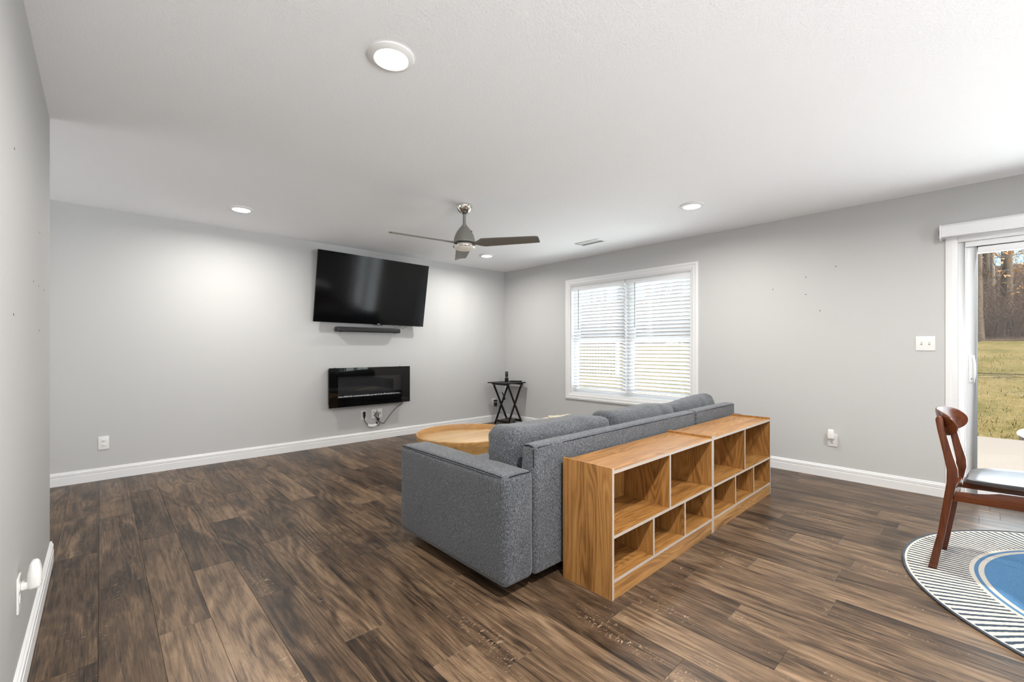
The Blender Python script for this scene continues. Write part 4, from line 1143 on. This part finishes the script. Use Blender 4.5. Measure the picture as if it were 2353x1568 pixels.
def seat_outline():
    n = 72; vs = []; fs = []
    rings = [(1.0, -0.008), (1.012, 0.0), (1.0, 0.010), (0.93, 0.0155), (0.80, 0.0165), (0.5, 0.0165), (0.2, 0.0165)]
    for s, z in rings:
        for k in range(n):
            a = 2 * PI * k / n
            c, sn = math.cos(a), math.sin(a)
            ex = 0.42
            x = 0.225 * s * math.copysign(abs(c) ** ex, c); y = 0.222 * s * math.copysign(abs(sn) ** ex, sn)
            vs.append(seat_shape(Vector((x, y, z))))
    for i in range(len(rings) - 1):
        for k in range(n): fs.append((i * n + k, i * n + (k + 1) % n, (i + 1) * n + (k + 1) % n, (i + 1) * n + k))
    fs.append(tuple(range(n))[::-1]); fs.append(tuple(range((len(rings) - 1) * n, len(rings) * n)))
    return MB().add(vs, fs)
seat_outline().build('seat', M['seat_vinyl'], ch, (0, -0.332, 0.474), (R(-2.0), 0, 0), smooth=50)
# curved backrest board
def back_board():
    ns, nh = 40, 14; vs = []; fs = []; th_ = 0.0085
    for side in (0, 1):
        for i in range(ns + 1):
            s = -1 + 2 * i / ns
            s = math.copysign(1 - (1 - abs(s)) ** 1.6, s)
            hh = 0.068 * (1 - abs(s) ** 3.2) ** 0.5 if abs(s) < 1 else 0.0
            for j in range(nh + 1):
                u = -1 + 2 * j / nh
                z = hh * u
                x = 0.215 * math.sin(s * 1.15) / math.sin(1.15)
                y = -0.085 * (1 - math.cos(s * 1.15)) / (1 - math.cos(1.15))
                edge = (1 - max(abs(s) ** 8, abs(u) ** 6))
                off = (th_ if side else -th_) * (0.35 + 0.65 * max(0, edge))
                nx, ny = math.sin(s * 0.75), math.cos(s * 0.75)
                lean = 0.23 * z
                vs.append((x + nx * off, y + ny * off + lean, z))
    W = nh + 1; B0 = (ns + 1) * W
    for i in range(ns):
        for j in range(nh):
            a = i * W + j
            fs.append((a, a + 1, a + W + 1, a + W)); fs.append((B0 + a, B0 + a + W, B0 + a + W + 1, B0 + a + 1))
        fs.append((i * W, (i + 1) * W, B0 + (i + 1) * W, B0 + i * W)); fs.append((i * W + nh, B0 + i * W + nh, B0 + (i + 1) * W + nh, (i + 1) * W + nh))
    for j in range(nh):
        fs.append((j, B0 + j, B0 + j + 1, j + 1)); q = ns * W
        fs.append((q + j, q + j + 1, B0 + q + j + 1, B0 + q + j))
    return MB().add(vs, fs)
back_board().build('backrest', M['walnut_x'], ch, (0, -0.010, 0.772), smooth=50)

dt = empty('dining_table', (RC[0], RC[1], 0.0077)); tag(dt, 'round white dining table whose edge shows at the right of the chair', 'table')
MB().lathe([(0.0001, 0.7325), (0.5955, 0.7325), (0.6035, 0.7345), (0.605, 0.7385), (0.603, 0.7425), (0.0001, 0.7425)], 96).build('table_top', M['table_white'], dt, smooth=30)
MB().lathe([(0.0001, 0.718), (0.590, 0.718), (0.600, 0.722), (0.600, 0.7322), (0.0001, 0.7322)], 96).build('table_edge', M['grey_edge'], dt, smooth=30)
for k in range(4):
    a = PI / 4 + k * PI / 2 + 0.2
    MB().tube([(0.22 * math.cos(a), 0.22 * math.sin(a), 0.717), (0.34 * math.cos(a), 0.34 * math.sin(a), 0.006)], [0.024, 0.014], 14).build('leg', M['walnut'], dt)

# ------------------------------------------------------------------ outside
GZ = -0.10
def ground_z(x, y):
    return GZ + 0.128 * max(0.0, x - 9.6) * min(1, max(0, (x - 9.6) / 3)) + (0.06 * max(0.0, x - 22) if x > 22 else 0)
struct(MB().box(XR + WT, 9.38, -6.0, 1.75, GZ - 0.12, GZ).build('patio', M['concrete'], bevel=0.01, smooth=30))
def terrain(name, x0, x1, y0, y1, nx, ny, mat, amp=0.05, dz=0.0):
    vs = []; fs = []
    for i in range(nx + 1):
        for j in range(ny + 1):
            x = x0 + (x1 - x0) * i / nx; y = y0 + (y1 - y0) * j / ny
            vs.append((x, y, ground_z(x, y) + dz + amp * mnoise.noise(Vector((x * 0.6, y * 0.6, 0)))))
    for i in range(nx):
        for j in range(ny):
            a = i * (ny + 1) + j
            fs.append((a, a + ny + 1, a + ny + 2, a + 1))
    return struct(MB().add(vs, fs).build(name, mat, smooth=60))
terrain('lawn', XR + WT + 0.01, 22.0, -18, 34, 40, 80, M['grass'], 0.03, -0.025)
terrain('woodland_ground', 21.8, 62, -40, 70, 40, 80, M['litter'], 0.25, 0.0)
# tufts of lawn grass and fallen leaves near the patio edge
rgz = random.Random(12)
gm = MB()
for k in range(5200):
    if k < 2600: x, y = 9.42 + 9 * rgz.random() ** 1.6, rgz.uniform(-1.6, 1.2)
    else: x, y = 9.5 + 10 * rgz.random(), rgz.uniform(2.5, 16)
    z = ground_z(x, y) - 0.03; h = rgz.uniform(0.03, 0.075); a = rgz.uniform(0, PI); w = rgz.uniform(0.004, 0.010)
    dx, dy = math.cos(a) * w, math.sin(a) * w; lx, ly = rgz.uniform(-.03, .03), rgz.uniform(-.03, .03)
    gm.add([(x - dx, y - dy, z), (x + dx, y + dy, z), (x + lx, y + ly, z + h)], [(0, 1, 2)])
gt = gm.build('grass_tufts', M['grass'], smooth=0, weld=False)
tag(gt, 'dry winter grass blades standing up from the lawn outside', 'grass', kind='stuff')

def tree(x, y, r, h, seed, label, group, bark='bark', branches=9, lean=0.0, name='bare_tree'):
    rr = random.Random(seed)
    z0 = ground_z(x, y) - 0.15
    root = empty(name, (x, y, z0)); tag(root, label, 'tree', group)
    pts = []; rad = []
    n = 9; ph = rr.uniform(0, 6)
    for k in range(n + 1):
        t = k / n
        pts.append((lean * t * h * 0.15 + 0.12 * r * math.sin(ph + 5 * t) * 3 * t, 0.12 * r * math.cos(ph + 4 * t) * 3 * t, t * h))
        rad.append(r * (1.25 if k == 0 else 1.0) * (1 - 0.82 * t))
    MB().tube(pts, rad, 12).build('trunk', M[bark], root)
    for b in range(branches):
        t = rr.uniform(0.14, 0.92); i = int(t * n); p = Vector(pts[i]).lerp(Vector(pts[i + 1]), t * n - i)
        a = rr.uniform(0, 2 * PI); L = h * rr.uniform(0.10, 0.24) * (1.1 - 0.5 * t); br = rad[i] * rr.uniform(0.22, 0.38)
        bm_ = MB()
        def grow(p, d, L, br, lev):
            P = [p]; q = p.copy(); dd = d.copy(); m_ = 5
            for s in range(m_):
                dd = (dd + Vector((rr.uniform(-.28, .28), rr.uniform(-.28, .28), rr.uniform(-.10, .28)))).normalized()
                q = q + dd * (L / m_); P.append(q.copy())
            bm_.tube(P, [br * (1 - 0.85 * s / m_) for s in range(m_ + 1)], 5 if lev == 0 else 4, caps=False)
            if lev < 2:
                for c in range(4 if lev == 0 else 3):
                    k_ = rr.randint(1, m_)
                    grow(P[k_], (dd + Vector((rr.uniform(-1, 1), rr.uniform(-1, 1), rr.uniform(-.4, .7)))).normalized(), L * rr.uniform(0.35, 0.6), br * 0.5, lev + 1)
        grow(p, Vector((math.cos(a), math.sin(a), rr.uniform(0.05, 0.7))).normalized(), L, br, 0)
        bm_.build('branch', M[bark], root, weld=False)
    return root
GR1 = 'bare trees at the edge of the lawn, seen through the patio door'
GR2 = 'bare trees seen through the slatted blinds'
tree(21.9, 0.13, 0.165, 11, 1, 'thick dark tree trunk at the left edge of the patio door glass', None, branches=10)
tree(24.2, -0.62, 0.17, 12, 2, 'second broad trunk through the patio door, standing just behind the brush', None, branches=10)
pos1 = [(27.5, -0.30, .09, 9), (30, -1.5, .15, 12), (34, -0.15, .17, 12), (38, -1.05, .18, 13), (26.5, -2.4, .15, 11), (36, -3.0, .18, 12), (31, 1.7, .15, 11)]
for k, (x, y, r, h) in enumerate(pos1):
    tree(x, y, r, h, 20 + k, 'bare brown woodland tree beyond the lawn, seen through the patio door', GR1, bark='bark_pale' if k % 3 == 0 else 'bark', branches=8)
rgt = random.Random(4)
for k in range(16):
    x = rgt.uniform(21.5, 34); y = (x / 22.0) * rgt.uniform(9.2, 17.5)
    tree(x, y, rgt.uniform(0.10, 0.2), rgt.uniform(9, 13), 60 + k, 'bare brown woodland tree seen through the slatted window blinds', GR2, bark='bark_pale' if k % 3 == 1 else 'bark', branches=7)
# beech holding its dry leaves
be = tree(14.6, -2.9, 0.10, 6.5, 5, 'young beech holding dry orange leaves at upper right of the patio door', None, branches=4, name='beech_tree')
lm_ = MB().add([(0, 0, 0), (0.018, 0.032, -0.004), (0.022, 0.060, 0.006), (0, 0.098, -0.012), (-0.022, 0.060, 0.006), (-0.018, 0.032, -0.004), (0, 0.032, 0.005), (0, 0.060, 0.002)],
               [(0, 1, 6), (1, 2, 7, 6), (2, 3, 7), (3, 4, 7), (4, 5, 6, 7), (5, 0, 6)]).mesh('leaf', M['leaf'], smooth=0)
bz0 = be.location.z
rl_ = random.Random(9); bl = MB()
centers = []
for (sx, sy, sz, ex, ey, ez) in ((14.5, -2.7, 2.3, 13.4, -0.32, 2.70), (14.5, -2.7, 2.7, 13.7, -0.22, 3.10), (14.5, -2.8, 3.0, 13.2, -0.30, 3.12), (14.5, -2.7, 2.0, 13.9, -0.48, 2.42), (14.4, -2.6, 3.2, 13.5, -0.12, 3.22)):
    P = []
    for k in range(9):
        t = k / 8
        P.append(Vector((sx + (ex - sx) * t, sy + (ey - sy) * t, sz + (ez - sz) * t + 0.10 * math.sin(t * 4 + sx + ez))))
    bl.tube([p - be.location for p in P], [0.024 * (1 - 0.88 * k / 8) for k in range(9)], 6, caps=False)
    for k in range(2, 9):
        for s in range(3):
            q = P[k] + Vector((rl_.uniform(-.35, .35), rl_.uniform(-.30, .30), rl_.uniform(-.22, .16)))
            bl.tube([P[k] - be.location, (P[k] + q) / 2 - be.location + Vector((0, 0, .03)), q - be.location], [0.006, 0.004, 0.002], 4, caps=False)
            centers.append((P[k], q))
bl.build('leafy_branch', M['bark_pale'], be, weld=False)
nl = 0
for (p, q) in centers:
    for s in range(3):
        if nl >= 290: break
        w = p.lerp(q, rl_.uniform(0.3, 1.05)) + Vector((rl_.uniform(-.06, .06), rl_.uniform(-.06, .06), rl_.uniform(-.06, .04)))
        place('leaf', lm_, be, w - be.location, (rl_.uniform(-1.2, .8), rl_.uniform(-.9, .9), rl_.uniform(0, 2 * PI)), (rl_.uniform(.8, 1.2),) * 3)
        nl += 1
# brush at the lawn edge: thin arching stems
def brush(x, y, w, h, n, seed, label, group, mat='twig'):
    rr = random.Random(seed); z0 = ground_z(x, y) - 0.05
    root = empty('brush_thicket', (x, y, z0)); tag(root, label, 'shrub', group)
    m_ = MB()
    for k in range(n):
        bx, by = rr.uniform(-w, w), rr.uniform(-w, w); a = rr.uniform(0, 2 * PI); L = h * rr.uniform(0.45, 1.0); sp = rr.uniform(0.1, 0.8)
        P = []
        for s in range(6):
            t = s / 5
            P.append((bx + math.cos(a) * sp * L * t * t + rr.uniform(-.04, .04), by + math.sin(a) * sp * L * t * t + rr.uniform(-.04, .04), L * (t - 0.25 * sp * t * t) ))
        m_.tube(P, [0.010 * (1 - 0.8 * s / 5) for s in range(6)], 3, caps=False)
        for c in range(4):
            s = rr.randint(1, 4); q = Vector(P[s]); d = Vector((rr.uniform(-1, 1), rr.uniform(-1, 1), rr.uniform(-.2, 1))).normalized() * L * rr.uniform(0.12, 0.32)
            m_.tube([q, q + d * 0.5 + Vector((0, 0, .02)), q + d], [0.005, 0.0035, 0.0015], 3, caps=False)
    m_.build('stems', M[mat], root, weld=False)
GB = 'brown brush along the edge of the lawn'
kk = 0
for x, y in ((22.6, -0.9), (23.3, -0.2), (22.9, 0.6), (24.4, -1.3), (24.9, 0.2), (26.0, -0.6), (23.6, -1.8), (26.8, 0.8), (27.5, -1.6), (28.5, 0.0), (30.2, -0.9), (22.3, -2.3), (32, 0.9), (33.5, -1.3)):
    kk += 1; brush(x, y, 0.75, rgt.uniform(1.7, 3.3), 95, 100 + kk, 'tangled bare brown brush at the lawn edge, seen through the patio door', GB)
for k in range(12):
    x = rgt.uniform(22, 28); y = (x / 22.0) * rgt.uniform(9.0, 17.5)
    brush(x, y, 1.0, rgt.uniform(1.5, 3.0), 80, 140 + k, 'tangled bare brown brush seen through the slatted window blinds', 'brown brush seen through the blinds')
# dark picket fence seen through the left blind
fe = empty('picket_fence', (12.6, 10.0, ground_z(12.6, 10.0) - 0.05)); tag(fe, 'dark metal picket fence on the lawn, glimpsed through the left blind', 'fence')
pk = MB().box(-0.009, 0.009, -0.009, 0.009, 0, 1.15).mesh('picket', M['fence'], smooth=0)
for k in range(26): place('picket', pk, fe, (0, -1.55 + 0.125 * k, 0))
for z in (0.18, 1.05): MB().box(-0.014, 0.014, -1.6, 1.62, z - 0.016, z + 0.016).build('rail', M['fence'], fe, (0.0235, 0, 0), smooth=0)
MB().box(-0.045, 0.045, -1.72, -1.63, -0.05, 1.30).build('end_post', M['trim'], fe, smooth=0)
